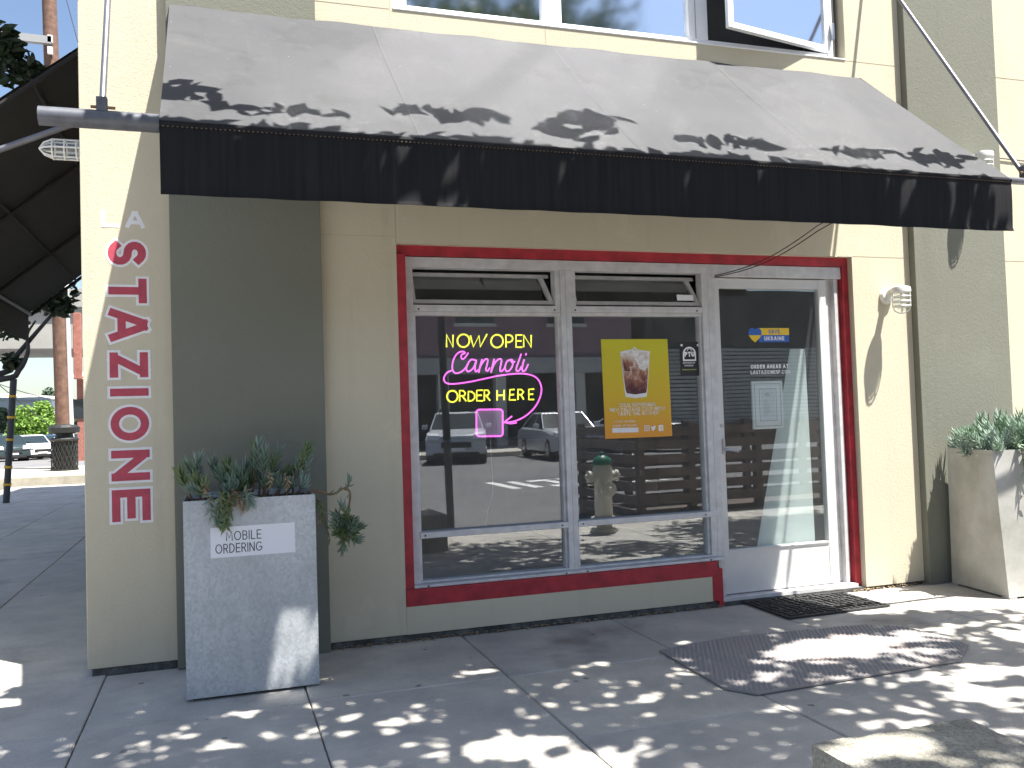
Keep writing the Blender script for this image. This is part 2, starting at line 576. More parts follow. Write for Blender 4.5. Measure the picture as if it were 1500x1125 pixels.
def copy_tree(o, parent=None):
    c = o.copy()
    COL.objects.link(c)
    c.parent = parent
    for ch in list(o.children):
        copy_tree(ch, c)
    return c


# ---- stroke lettering
def arc(cx, cy, rx, ry, a0, a1, n=10):
    return [(cx + rx * math.cos(R_(a0 + (a1 - a0) * i / n)), cy + ry * math.sin(R_(a0 + (a1 - a0) * i / n))) for i in range(n + 1)]


GL = {
    'A': (.78, [[(0, 0), (.33, 1)], [(.45, 1), (.78, 0)], [(.33, 1), (.45, 1)], [(.13, .28), (.65, .28)]]),
    'B': (.56, [[(0, 0), (0, 1), (.28, 1)] + arc(.30, .76, .24, .24, 90, -90) + [(0, .52)], [(.28, .52)] + arc(.30, .26, .27, .26, 90, -90) + [(0, 0)]]),
    'C': (.72, [arc(.44, .5, .44, .5, 48, 312, 18)]),
    'D': (.66, [[(0, 0), (0, 1), (.22, 1)] + arc(.22, .5, .44, .5, 90, -90, 14) + [(0, 0)]]),
    'E': (.54, [[(.54, 1), (0, 1), (0, 0), (.54, 0)], [(0, .5), (.48, .5)]]),
    'F': (.52, [[(.52, 1), (0, 1), (0, 0)], [(0, .5), (.46, .5)]]),
    'G': (.78, [arc(.44, .5, .44, .5, 48, 345, 18) + [(.80, .46), (.50, .46)]]),
    'H': (.62, [[(0, 0), (0, 1)], [(.62, 0), (.62, 1)], [(0, .5), (.62, .5)]]),
    'I': (.0, [[(0, 0), (0, 1)]]),
    'K': (.62, [[(0, 0), (0, 1)], [(.60, 1), (0, .42)], [(.18, .58), (.62, 0)]]),
    'L': (.50, [[(0, 1), (0, 0), (.50, 0)]]),
    'M': (.82, [[(0, 0), (.06, 1), (.41, .28), (.76, 1), (.82, 0)]]),
    'N': (.66, [[(0, 0), (0, 1)], [(.66, 0), (.66, 1)], [(.05, .93), (.61, .07)]]),
    'O': (.88, [arc(.44, .5, .44, .5, 90, 450, 26)]),
    'P': (.54, [[(0, 0), (0, 1), (.26, 1)] + arc(.28, .73, .26, .27, 90, -90) + [(0, .46)]]),
    'R': (.58, [[(0, 0), (0, 1), (.26, 1)] + arc(.28, .74, .26, .26, 90, -90) + [(0, .48)], [(.26, .48), (.58, 0)]]),
    'S': (.56, [arc(.28, .76, .27, .24, 30, 270, 12) + arc(.28, .26, .29, .26, 90, -150, 12)[1:]]),
    'T': (.64, [[(0, 1), (.64, 1)], [(.32, 1), (.32, 0)]]),
    'U': (.62, [[(0, 1), (0, .30)] + arc(.31, .30, .31, .30, 180, 360, 10) + [(.62, 1)]]),
    'V': (.70, [[(0, 1), (.35, 0), (.70, 1)]]),
    'W': (1.0, [[(0, 1), (.24, 0), (.5, .85), (.76, 0), (1.0, 1)]]),
    'X': (.64, [[(0, 0), (.64, 1)], [(0, 1), (.64, 0)]]),
    'Y': (.66, [[(0, 1), (.33, .5), (.66, 1)], [(.33, .5), (.33, 0)]]),
    'Z': (.62, [[(0, 1), (.62, 1)], [(0, 0), (.62, 0)], [(.56, .95), (.06, .05)]]),
    '.': (.0, [[(0, 0), (0, .08)]]),
}


def ribbon(pts, w, cap=None):
    """closed 2-D outlines of a stroke as quads"""
    cap = w / 2 if cap is None else cap
    P = [Vector(p) for p in pts]
    closed = (P[0] - P[-1]).length < 1e-6
    if closed:
        P = P[:-1]
    n = len(P)
    L, Rr = [], []
    for i in range(n):
        if closed:
            d0 = (P[i] - P[i - 1]).normalized(); d1 = (P[(i + 1) % n] - P[i]).normalized()
        else:
            d1 = (P[min(i + 1, n - 1)] - P[min(i, n - 2)]).normalized()
            d0 = (P[max(i, 1)] - P[max(i - 1, 0)]).normalized()
        t_ = (d0 + d1)
        t_ = t_.normalized() if t_.length > 1e-6 else d1
        nn = Vector((-t_.y, t_.x))
        k = min(1.45, 1 / max(0.2, nn.dot(Vector((-d1.y, d1.x)))))
        p = P[i].copy()
        if not closed and i == 0: p = p - d1 * cap
        if not closed and i == n - 1: p = p + d0 * cap
        L.append(p + nn * (w / 2 * k)); Rr.append(p - nn * (w / 2 * k))
    return L, Rr, closed


def strokes_to(mb, strokes, w, fn, d=0.0, cap=None, step=0.00012):
    k = 0
    for si, s in enumerate(strokes):
        L, Rr, closed = ribbon(s, w, cap)
        n = len(L)
        for i in range(n if closed else n - 1):
            dd = d + si * step + k * 6e-6
            k += 1
            j = (i + 1) % n
            mb.add([fn(L[i].x, L[i].y, dd), fn(L[j].x, L[j].y, dd), fn(Rr[j].x, Rr[j].y, dd), fn(Rr[i].x, Rr[i].y, dd)], [(0, 1, 2, 3)])


def text_width(s, h, w, gap):
    x = 0
    for ch in s:
        x += (0.38 * h if ch == ' ' else GL[ch][0] * (h - w) + w + gap)
    return x - gap


def text_to(mb, s, u0, v0, h, w, fn, d=0.0, gap=None, xs=1.0, align='L'):
    """lettering of cap height h, stroke w, outer left edge at u0, baseline v0"""
    gap = 0.16 * h if gap is None else gap
    tw = text_width(s, h, w, gap) * xs
    u = u0 - (tw if align == 'R' else tw / 2 if align == 'C' else 0)
    for ch in s:
        if ch == ' ':
            u += 0.38 * h * xs
            continue
        gw, st = GL[ch]
        ss = [[(u + (w / 2 + x * (h - w)) * xs, v0 + w / 2 + y * (h - w)) for x, y in q] for q in st]
        strokes_to(mb, ss, w, fn, d)
        u += (gw * (h - w) + w + gap) * xs


def plane_y(Y):
    """(u, v, depth towards the viewer) on a plane facing the street"""
    return lambda u, v, d: (u, Y - d, v)


# ================================================================== SETTING
# ground far out
gb = MB()
gb.add([(-400, -400, -0.16), (400, -400, -0.16), (400, 25, -0.16), (-400, 25, -0.16), (400, 75, -0.75), (-400, 75, -0.75), (400, 700, -0.75), (-400, 700, -0.75)],
       [(0, 1, 2, 3), (3, 2, 4, 5), (5, 4, 6, 7)])
road = tag(gb.build('road', 'asphalt'), kind='structure')

# sidewalk: base sheet with laid slabs as parts
PX, PY = 0.932, 0.873
X0G = -0.565
base = MB()
base.box(-0.70, 9.75, -4.37, 0.30, -0.158, -0.022)
base.box(-4.30, -0.70, -4.37, 17.45, -0.158, -0.022)
sidewalk = tag(base.build('sidewalk', 'joint_dirt'), kind='structure')
slab_mb = MB()
hx, hy = PX / 2 - 0.003, PY / 2 - 0.003
e = 0.005
vs = []
for z, ins in ((-0.05, 0.0), (-e, 0.0), (0.0, e)):
    vs += [(-hx + ins, -hy + ins, z), (hx - ins, -hy + ins, z), (hx - ins, hy - ins, z), (-hx + ins, hy - ins, z)]
slab_mb.add(vs, [(8, 9, 10, 11)] + [(a + k, a + (k + 1) % 4, a + 4 + (k + 1) % 4, a + 4 + k) for a in (0, 4) for k in range(4)])
slab0 = slab_mb.build('slab', 'concrete_slab', sidewalk)
first = True
for i in range(-4, 11):
    for j in range(-5, 20):
        cx = X0G + (i + 0.5) * PX
        cy = (j + 0.5) * PY
        if j >= 0 and i > -1:
            continue
        o = slab0 if first else slab0.copy()
        if not first:
            COL.objects.link(o)
            o.parent = sidewalk
        first = False
        dz = random.uniform(-0.0025, 0.0025)
        o.location = (cx, cy, dz)
        o.rotation_euler = (random.uniform(-.0012, .0012), random.uniform(-.0012, .0012), 0)
kerb = MB().box(-4.45, 9.75, -4.52, -4.37, -0.155, -0.004).build('kerb', 'kerb_concrete', bevel=0.02)
tag(kerb, kind='structure')
skerb = MB().box(-4.46, -4.30, -4.37, 17.45, -0.155, -0.004).build('kerb', 'kerb_concrete', bevel=0.02)
tag(skerb, kind='structure')

# opposite pavement (seen mirrored in the shop glass)
opp = tag(MB().box(-20, 40, -29.0, -24.2, -0.155, 0.0).build('pavement', 'concrete_slab', bevel=0.01), kind='structure')
# markings on the street
mk = MB()
for k, (x, w_) in enumerate([(5.3, .22), (5.75, .22), (6.2, .5), (6.9, .22), (7.3, .22), (7.75, .5), (8.5, .2)]):
    if k in (2, 5):
        mk.add([(x, -12.9, -0.155), (x + w_, -12.9, -0.155), (x + w_, -12.5, -0.155), (x, -12.5, -0.155)], [(0, 1, 2, 3)])
        mk.add([(x, -11.4, -0.155), (x + w_, -11.4, -0.155), (x + w_, -11.0, -0.155), (x, -11.0, -0.155)], [(0, 1, 2, 3)])
        mk.add([(x + w_ - .2, -12.45, -0.155), (x + w_, -12.45, -0.155), (x + w_, -11.45, -0.155), (x + w_ - .2, -11.45, -0.155)], [(0, 1, 2, 3)])
    else:
        mk.add([(x, -12.9, -0.155), (x + w_, -12.9, -0.155), (x + w_, -11.0, -0.155), (x, -11.0, -0.155)], [(0, 1, 2, 3)])
tag(mk.build('road_marking', 'road_paint'), kind='structure')

# ================================================================== BUILDING
WT = 12.5   # wall height, raised so its shadow covers the side pavement
WB = 0.038  # stucco stops above the pavement
bld = thing('corner_building', 'beige and olive stucco corner building with a silver framed storefront', 'building', (2.0, 2.0, 0))
OP_L, OP_R, OP_T = 0.985, 4.118, 2.255     # storefront opening
U_L, U_R, U_B = 1.0, 4.142, 3.612          # upper window opening
OY = -0.055                                 # olive pilasters stand proud

box('wall_panel', 'stucco_beige', bld, -0.65, -0.215, 0.0, 0.30, WB, WT, 0.004)
box('wall_panel', 'stucco_olive', bld, -0.222, 0.556, OY, 0.29, 0.004, WT, 0.003)
# beige bay round the openings, in pieces that butt
bay = MB()
bay.box(0.5565, OP_L, 0.0, 0.30, WB, WT)
bay_l = bay.build('wall_panel', 'stucco_beige', bld, bevel=0.004)
box('wall_panel', 'stucco_beige', bld, OP_L, OP_R, 0.0, 0.30, OP_T, U_B)
box('wall_panel', 'stucco_beige', bld, U_L, U_R, 0.0, 0.30, 6.70, WT)
box('wall_panel', 'stucco_beige', bld, OP_L, U_L, 0.0, 0.30, U_B, WT)
box('wall_panel', 'stucco_beige', bld, OP_R, 4.62, 0.0, 0.30, WB * 0.6, U_B)
box('wall_panel', 'stucco_beige', bld, U_R, 4.62, 0.0, 0.30, U_B, WT)
box('bulkhead', 'stucco_beige', bld, OP_L, 2.985, 0.0, 0.30, WB, 0.193)
box('wall_panel', 'stucco_olive', bld, 4.60, 5.408, OY, 0.29, 0.004, WT, 0.003)
box('wall_panel', 'stucco_beige', bld, 5.4085, 9.6, -0.004, 0.30, WB * 0.6, WT)
# scored joints in the stucco
for x0, x1, y0, z0, z1 in ((4.125, 4.59, -.0012, 2.258, 2.2615), (5.41, 9.5, -.0054, 2.258, 2.2615), (4.15, 4.59, -.0012, 3.612, 3.6155), (5.41, 9.5, -.0054, 3.612, 3.6155),
                           (0.56, 0.98, -.0012, 3.612, 3.617), (0.56, 0.98, -.0012, 2.29, 2.294), (1.938, 1.943, -.0012, 3.40, 3.6115)):
    MB().box(x0, x1, y0, 0.001, z0, z1).build('scored_joint', 'stucco_joint', bld)
# side, rear, roof and inside
box('wall_side', 'stucco_beige', bld, -0.649, -0.40, 0.30, 13.0, WB, WT)
box('wall_rear', 'stucco_beige', bld, -0.40, 9.6, 12.8, 13.0, 0.0, WT)  # rear wall placed so the traffic island stays in the sun
box('wall_end', 'stucco_beige', bld, 9.35, 9.6, 0.30, 12.8, 0.0, WT)
box('roof', 'roof_pale', bld, -0.66, 9.61, -0.02, 13.0, WT, WT + 0.25)
# plinth below the stucco
pl = MB()
pl.box(-0.63, -0.23, 0.012, 0.25, -0.03, WB)
pl.box(0.5575, OP_R + 0.45, 0.012, 0.25, -0.03, WB * 0.6)
pl.box(0.5575, 2.98, 0.012, 0.25, WB * 0.6 + 0.001, WB)
pl.build('plinth', 'plinth_concrete', bld)

# shop room
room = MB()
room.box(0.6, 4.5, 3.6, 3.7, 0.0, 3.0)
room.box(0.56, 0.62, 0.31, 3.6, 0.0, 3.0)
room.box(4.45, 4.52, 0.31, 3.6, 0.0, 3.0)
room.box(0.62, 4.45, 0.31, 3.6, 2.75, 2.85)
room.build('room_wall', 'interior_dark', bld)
box('room_floor', 'interior_floor', bld, 0.62, 4.45, 0.20, 3.6, -0.02, 0.03)
box('counter', 'counter_wood', bld, 1.2, 3.0, 2.2, 2.8, 0.03, 1.05, 0.01)
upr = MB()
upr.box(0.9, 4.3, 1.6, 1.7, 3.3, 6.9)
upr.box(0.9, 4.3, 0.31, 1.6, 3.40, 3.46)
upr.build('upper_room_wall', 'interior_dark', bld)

# red trim round the opening
TY = 0.048
rt = MB()
rt.box(OP_L, 1.036, TY - 0.044, 0.13, 0.288, 2.195)
trim = rt.build('red_trim', 'trim_red', bld)
box('red_trim', 'trim_red', bld, OP_L, OP_R, TY, 0.13, 2.195, OP_T)
box('red_trim', 'trim_red', bld, 4.075, OP_R, TY, 0.13, 0.004, 2.195)
box('red_trim', 'trim_red', bld, OP_L, 2.985, -0.004, 0.13, 0.193, 0.287, 0.003)
box('red_trim', 'trim_red', bld, 2.945, 2.9855, -0.005, 0.02, WB, 0.193, 0.002)
box('red_trim', 'trim_red', bld, 2.9858, 3.02, 0.0, 0.28, 0.004, 0.24)

# ---- storefront window unit
FY0, FY1 = 0.062, 0.135      # face and back of the aluminium sections
win = MB()
win.box(1.037, 1.088, FY0, FY1, 0.288, 2.192)
frame = win.build('storefront_window', 'frame_silver', bld, bevel=0.003)
fb = lambda x0, x1, z0, z1, y0=FY0, y1=FY1, nm='frame_bar', mt='frame_silver': box(nm, mt, frame, x0, x1, y0, y1, z0, z1, 0.003)
fb(1.088, 3.03, 2.130, 2.192)                       # head
fb(2.003, 2.0695, 0.305, 2.130, FY0 - 0.006, FY1)     # central mullion
fb(2.0355, 2.0375, 0.31, 2.128, FY0 - 0.0075, FY0 - 0.005, 'mullion_joint', 'ink_grey')
fb(1.970, 2.003, 1.912, 2.130); fb(2.0695, 2.106, 1.912, 2.130)
fb(1.088, 2.003, 1.872, 1.912); fb(2.0695, 2.986, 1.872, 1.912)   # transom rails
fb(1.088, 2.003, 0.560, 0.596, FY0 - 0.008, FY1); fb(2.0695, 3.03, 0.560, 0.596, FY0 - 0.008, FY1)
fb(1.037, 3.062, 0.2885, 0.305, FY0 - 0.052, FY1, 'sill')
fb(1.088, 3.03, 0.3055, 0.318)
fb(2.986, 3.03, 0.318, 2.130)                       # right stile
for x0, x1 in ((1.088, 2.003), (2.0695, 2.986)):      # glazing beads
    for a, b in ((x0, x0 + 0.014), (x1 - 0.016, x1)):
        fb(a, b, 0.596, 1.872, FY0 + 0.018, FY1, 'glazing_bead'); fb(a, b, 0.318, 0.560, FY0 + 0.018, FY1, 'glazing_bead')
    fb(x0, x1, 1.852, 1.8715, FY0 + 0.014, FY1, 'glazing_bead')
    for x in (x0 + 0.03, x1 - 0.04):
        for z, yy in ((1.886, FY0), (0.577, FY0 - 0.008), (0.2965, FY0 - 0.052)):
            MB().lathe([(0.006, 0), (0.006, 0.002)], (x, yy + 0.0005, z), (0, -1, 0), 8).build('screw', 'screw_dark', frame)
for x0, x1 in ((1.10, 1.99), (2.08, 2.972)):
    MB().box(x0, x1, 0.108, 0.113, 0.594, 1.856).build('pane', 'shop_glass', frame)
    MB().box(x0, x1, 0.108, 0.113, 0.315, 0.562).build('pane', 'shop_glass', frame)
# hopper vents tilted inwards
for x0, x1 in ((1.093, 1.967), (2.109, 2.983)):
    zt, zb = 2.118, 1.932
    tilt = 0.085
    def P(x, z, d=0.0):
        k = (z - zb) / (zt - zb)
        return (x, 0.085 + tilt * k + d, z)
    vent = MB()
    for (xa, xb, za, zc) in ((x0, x1, zb - 0.010, zb + 0.014), (x0, x1, zt - 0.022, zt)):
        vent.hexa([P(xa, za), P(xb, za), P(xb, za, .03), P(xa, za, .03)], [P(xa, zc), P(xb, zc), P(xb, zc, .03), P(xa, zc, .03)])
    for (xa, xb) in ((x0, x0 + 0.016), (x1 - 0.055, x1 - 0.028)):
        sh = 0.028 if xb > x1 - 0.1 else 0
        vent.hexa([P(xa + sh, zb + .0145), P(xb + sh, zb + .0145), P(xb + sh, zb + .0145, .03), P(xa + sh, zb + .0145, .03)], [P(xa - sh * .3, zt - .0225), P(xb - sh * .3, zt - .0225), P(xb - sh * .3, zt - .0225, .03), P(xa - sh * .3, zt - .0225, .03)])
    vo = vent.build('vent_sash', 'frame_silver', frame)
    MB().hexa([P(x0 + .018, zb + .015, .012), P(x1 - .06, zb + .015, .012), P(x1 - .06, zb + .015, .016), P(x0 + .018, zb + .015, .016)],
              [P(x0 + .018, zt - .023, .012), P(x1 - .06, zt - .023, .012), P(x1 - .06, zt - .023, .016), P(x0 + .018, zt - .023, .016)]).build('vent_pane', 'shop_glass', frame)
MB().tube([(1.53, 0.16, 2.09), (1.545, 0.155, 2.04), (1.575, 0.15, 2.005)], 0.007, 6).build('vent_latch', 'screw_dark', frame)

# ---- door frame and door leaf
dfr = MB().box(3.03, 3.0805, FY0, FY1, 0.02, 2.192).build('door_frame', 'frame_silver', bld, bevel=0.003)
db = lambda x0, x1, y0, y1, z0, z1, nm='jamb', mt='frame_silver': box(nm, mt, dfr, x0, x1, y0, y1, z0, z1, 0.003)
db(3.0805, 4.072, FY0, FY1, 2.112, 2.192, 'head')
db(3.962, 3.985, 0.10, 0.16, 0.02, 2.112)
db(3.985, 4.02, 0.115, 0.16, 0.02, 2.112)
db(4.02, 4.046, 0.075, 0.16, 0.02, 2.112)
db(4.046, 4.0745, 0.10, 0.16, 0.02, 2.112)
db(3.02, 4.07, 0.02, 0.20, 0.0005, 0.046, 'threshold', 'frame_silver')
door = MB().box(3.0835, 3.126, 0.083, 0.128, 0.052, 2.106).build('door', 'door_white', bld, bevel=0.003)
dd = lambda x0, x1, z0, z1, nm='rail', y0=0.083: box(nm, 'door_white', door, x0, x1, y0, 0.128, z0, z1, 0.003)
dd(3.898, 3.957, 0.052, 2.106, 'stile')
dd(3.126, 3.898, 2.040, 2.106)
dd(3.126, 3.898, 0.052, 0.325, 'kick_panel', 0.086)
dd(3.126, 3.898, 0.325, 0.336, 'rail', 0.078)
MB().box(3.128, 3.896, 0.104, 0.109, 0.334, 2.042).build('pane', 'shop_glass', door)
h = MB().box(3.103, 3.122, 0.070, 0.083, 0.955, 1.055).build('handle', 'steel', door, bevel=0.003)
MB().tube([(3.112, 0.083, 0.985), (3.112, 0.045, 0.985), (3.125, 0.037, 0.984), (3.195, 0.037, 0.972)], 0.009, 8).build('lever', 'steel', h, smooth=True)
MB().lathe([(0.012, 0), (0.012, 0.006)], (3.105, 0.083, 1.14), (0, -1, 0), 12).build('lock', 'steel', door)

# pale panel just inside the door, outline cut to the sunlit patch
shade = MB().prism([(3.32, 0.10), (3.835, 0.10), (3.818, 1.64), (3.70, 1.64)], lambda u, v, d: (u, d, v), 0.146, 0.150).build('sun_patch_panel', 'panel_white', bld)

# ---- upper window
upw = MB().box(U_L, 1.094, 0.045, 0.12, U_B, 6.70).build('upper_window', 'window_white', bld, bevel=0.004)
ub = lambda x0, x1, z0, z1, y0=0.045, y1=0.12, nm='frame_bar', mt='window_white': box(nm, mt, upw, x0, x1, y0, y1, z0, z1, 0.004)
ub(1.094, 4.03, U_B, 3.668)
ub(1.0, 4.142, U_B + 0.0005, 3.624, -0.006, 0.0445, 'sill')
ub(1.944, 2.070, 3.668, 6.65)
ub(2.958, 3.10, 3.668, 6.65)
ub(1.094, 4.03, 6.65, 6.70)
ub(4.03, 4.06, U_B + 0.03, 6.70, 0.02, 0.12)
ub(4.06, 4.105, U_B + 0.03, 6.70, 0.05, 0.12, 'frame_bar', 'frame_shadowgap')
ub(3.005, 3.012, 3.67, 5.30, 0.043, 0.0445, 'mullion_joint', 'ink_grey')
for za, zb_ in ((4.42, 4.47), (5.58, 5.66)):
    for xa, xb in ((1.094, 1.944), (2.07, 2.958)):
        ub(xa, xb, za, zb_, 0.05, 0.115, 'transom_bar')
ub(3.10, 4.03, 5.56, 5.66, 0.05, 0.115, 'transom_bar')
MB().box(3.096, 4.032, 0.075, 0.08, 5.655, 6.655).build('pane', 'upper_glass', upw)
MB().box(1.09, 1.948, 0.075, 0.08, 3.664, 6.655).build('pane', 'upper_glass', upw)
MB().box(2.066, 2.962, 0.075, 0.08, 3.664, 6.655).build('pane', 'upper_glass', upw)
# casement sash swung out about its right edge
HX, HY_ = 4.035, 0.02
ang = R_(11.5)
def S(w, d, z):   # w along the sash from the hinge, d outward thickness
    return (HX - w * math.cos(ang) - d * math.sin(ang) * 0, HY_ - w * math.sin(ang) + d, z)
SW = 0.93
def sbox(nm, mt, w0, w1, d0, d1, z0, z1):
    return MB().hexa([S(w0, d0, z0), S(w1, d0, z0), S(w1, d1, z0), S(w0, d1, z0)], [S(w0, d0, z1), S(w1, d0, z1), S(w1, d1, z1), S(w0, d1, z1)]).build(nm, mt, upw)
sash = sbox('casement_sash', 'window_white', 0.0, SW, 0.0, 0.035, 3.672, 3.708)
sbox('sash_stile', 'window_white', SW - 0.045, SW, 0.0005, 0.0345, 3.7085, 5.50)
sbox('sash_stile', 'window_white', 0.0, 0.045, 0.0005, 0.0345, 3.7085, 5.50)
sbox('sash_rail', 'window_white', 0.0, SW, 0.0, 0.035, 5.5005, 5.54)
sbox('pane', 'upper_glass', 0.043, SW - 0.043, 0.014, 0.018, 3.706, 5.502)
MB().box(4.036, 4.052, -0.012, 0.02, 3.745, 3.86).build('hinge', 'steel', upw)
box('dark_backing_sheet', 'interior_dark', upw, 3.10, 4.03, 0.30, 0.305, U_B, 6.70)  # dark sheet across the opening, standing in for the unlit room

# ================================================================== AWNING (front)
AX0, AX1, AY, AZT, AZF, AZB = -0.20, 4.21, -1.20, 3.475, 2.485, 2.182
awn = thing('storefront_awning', 'long weathered charcoal canvas awning sloping over the shop window and door', 'awning', (2.0, -0.6, 2.2))
# canopy: subdivided sheet with a slight sag between rafters
nx, ny = 60, 14
vs = []
for side, off in ((0, 0.0), (1, -0.006)):
    for j in range(ny + 1):
        tt = j / ny
        for i in range(nx + 1):
            s_ = i / nx
            x = AX0 + (AX1 - AX0) * s_
            sag = -0.022 * math.sin(math.pi * tt) * (0.35 + 0.65 * abs(math.sin(math.pi * s_ * 3))) + 0.003 * math.sin(37 * s_ + 9 * tt) + 0.002 * math.sin(71 * s_ - 13 * tt)
            y = OY - 0.004 + (AY - OY) * tt
            z = AZT + (AZF - AZT) * tt + sag
            if j == ny:
                z = AZF
            vs.append((x, y, z + off))
N1 = (nx + 1) * (ny + 1)
fs = []
for j in range(ny):
    for i in range(nx):
        a = j * (nx + 1) + i
        fs.append((a, a + nx + 1, a + nx + 2, a + 1))
        fs.append((N1 + a, N1 + a + 1, N1 + a + nx + 2, N1 + a + nx + 1))
can = MB().add(vs, fs)
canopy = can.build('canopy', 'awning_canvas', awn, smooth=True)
for xs_ in (0.87, 1.95, 3.05):
    sm = MB()
    for j in range(ny):
        t0, t1 = j / ny, (j + 1) / ny
        def cp(tt):
            ss_ = (xs_ - AX0) / (AX1 - AX0)
            sag = -0.022 * math.sin(math.pi * tt) * (0.35 + 0.65 * abs(math.sin(math.pi * ss_ * 3))) + 0.003 * math.sin(37 * ss_ + 9 * tt) + 0.002 * math.sin(71 * ss_ - 13 * tt)
            return (OY - 0.006 + (AY - OY) * tt, AZT + (AZF - AZT) * tt + sag + 0.003)
        (ya, za), (yb, zb_) = cp(t0), cp(t1)
        w_ = 0.0035 if xs_ != 1.95 else 0.003
        sm.add([(xs_, ya, za), (xs_ + w_, ya, za), (xs_ + w_, yb, zb_), (xs_, yb, zb_)], [(0, 3, 2, 1)])
    sm.build('seam', 'pipe_dark' if xs_ == 1.95 else 'seam_grey', canopy)
# valance: hanging cloth with gentle ripples, flared hem
nv = 90
rows = [(0.0, 0.0), (0.03, -0.010), (0.25, -0.014), (0.5, -0.012), (0.8, -0.008), (0.93, -0.006), (0.965, -0.010), (1.0, -0.013)]
vs = []
for off in (0.0, 0.006):
    for (tt, dy) in rows:
        for i in range(nv + 1):
            s_ = i / nv
            x = AX0 + (AX1 - AX0) * s_
            rip = 0.002 * math.sin(s_ * 61 + 1.3) * tt + 0.002 * math.sin(s_ * 23) * tt
            zz = AZF + (AZB - AZF) * tt + (0.0012 * math.sin(s_ * 90) if tt == 1.0 else 0)
            vs.append((x, AY + dy + rip - 0.003 + off, zz))
NR = (nv + 1) * len(rows)
fs = []
for j in range(len(rows) - 1):
    for i in range(nv):
        a = j * (nv + 1) + i
        fs.append((a, a + nv + 1, a + nv + 2, a + 1))
        fs.append((NR + a, NR + a + 1, NR + a + nv + 2, NR + a + nv + 1))
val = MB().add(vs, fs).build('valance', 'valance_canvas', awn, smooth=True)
st = MB()
for i in range(240):
    x = AX0 + 0.01 + (AX1 - AX0 - 0.02) * i / 240
    st.box(x, x + 0.007, AY - 0.022, AY - 0.016, AZF - 0.030, AZF - 0.027)
tag(st.build('stitching', 'counter_wood', val), kind='stuff')
hem = MB().tube([(AX0, AY - 0.012, AZF - 0.018), (AX1, AY - 0.012, AZF - 0.018)], 0.012, 8).build('hem_roll', 'valance_canvas', val)
# frame
MB().tube([(-0.64, AY + 0.03, AZF - 0.005), (AX0 - 0.002, AY + 0.03, AZF - 0.005)], 0.038, 14).build('front_pipe', 'pipe_grey', awn, smooth=True)
MB().tube([(AX0, AY + 0.035, AZF - 0.02), (AX1, AY + 0.035, AZF - 0.02)], 0.016, 10).build('front_pipe', 'pipe_grey', awn)
MB().tube([(AX1 + 0.002, AY + 0.03, AZF - 0.005), (5.9, AY + 0.03, AZF - 0.005)], 0.02, 12).build('front_pipe', 'rod_grey', awn, smooth=True)
for x in (AX0 + 0.02, 1.2, 2.7, AX1 - 0.02):
    MB().tube([(x, OY - 0.01, AZT - 0.05), (x, AY + 0.05, AZF - 0.045)], 0.013, 8).build('rafter', 'pipe_dark', awn)
for x, zt_, r_ in ((-0.414, 4.96, 0.0125), (4.36, 4.40, 0.0125)):
    y1 = OY if x > 4.6 else 0.0
    rod = MB().tube([(x, AY + 0.03, AZF + 0.03), (x, y1, zt_)], r_, 10).build('tie_rod', 'rod_grey', awn, smooth=True)
    MB().box(x - 0.02, x + 0.02, AY + 0.012, AY + 0.048, AZF + 0.02, AZF + 0.085).build('clevis', 'pipe_grey', rod, bevel=0.003)
    MB().tube([(x - 0.04, AY + 0.02, AZF + 0.042), (x + 0.05, AY + 0.02, AZF + 0.042)], 0.006, 6).build('bolt', 'stem_brown', rod)
    MB().lathe([(0.05, 0), (0.05, 0.012)], (x, y1, zt_), (0, -1, 0), 12).build('wall_plate', 'rod_grey', rod)

# AWNING (side street)
SX0, SX1, SY0, SY1 = -0.652, -1.86, 0.50, 5.40
saw = thing('side_street_awning', 'black canvas awning seen from below on the side street wall', 'awning', (-1.2, 3.0, 2.2))
q = MB()
for off in (0, -0.006):
    o_ = len(q.v)
q.add([(SX0, SY0, AZT), (SX1, SY0, AZF), (SX1, SY1, AZF), (SX0, SY1, AZT)], [(0, 1, 2, 3)])
q.add([(SX0, SY0, AZT - .006), (SX1, SY0, AZF - .006), (SX1, SY1, AZF - .006), (SX0, SY1, AZT - .006)], [(3, 2, 1, 0)])
q.build('canopy', 'canvas_black', saw)
MB().box(SX1 - 0.006, SX1, SY0, SY1, AZB, AZF).build('valance', 'canvas_black', saw)
MB().tube([(SX0, SY0 + .02, 3.03), (SX1, SY0 + .02, AZF - .01)], 0.018, 8).build('brace', 'rod_grey', saw, smooth=True)
for y in (SY0 + 0.01, 2.2, 3.8, SY1 - 0.02):
    MB().tube([(SX0, y, AZT - .03), (SX1 + .02, y, AZF - .03)], 0.016, 8).build('rafter', 'canvas_black', saw)
MB().tube([(SX1 + .02, SY0, AZF - .02), (SX1 + .02, SY1, AZF - .02)], 0.018, 8).build('front_pipe', 'pipe_grey', saw)
MB().tube([(SX0 - .3, SY0, 3.21), (SX0 - .3, SY1, 3.21)], 0.012, 8).build('purlin', 'canvas_black', saw)
MB().tube([(SX0 - .75, SY0, 2.83), (SX0 - .75, SY1, 2.83)], 0.012, 8).build('purlin', 'canvas_black', saw)
MB().box(SX0 - 0.06, SX0, SY0 + 0.02, SY0 + 0.06, 2.95, AZT - 0.03).build('wall_bracket', 'pipe_dark', saw)

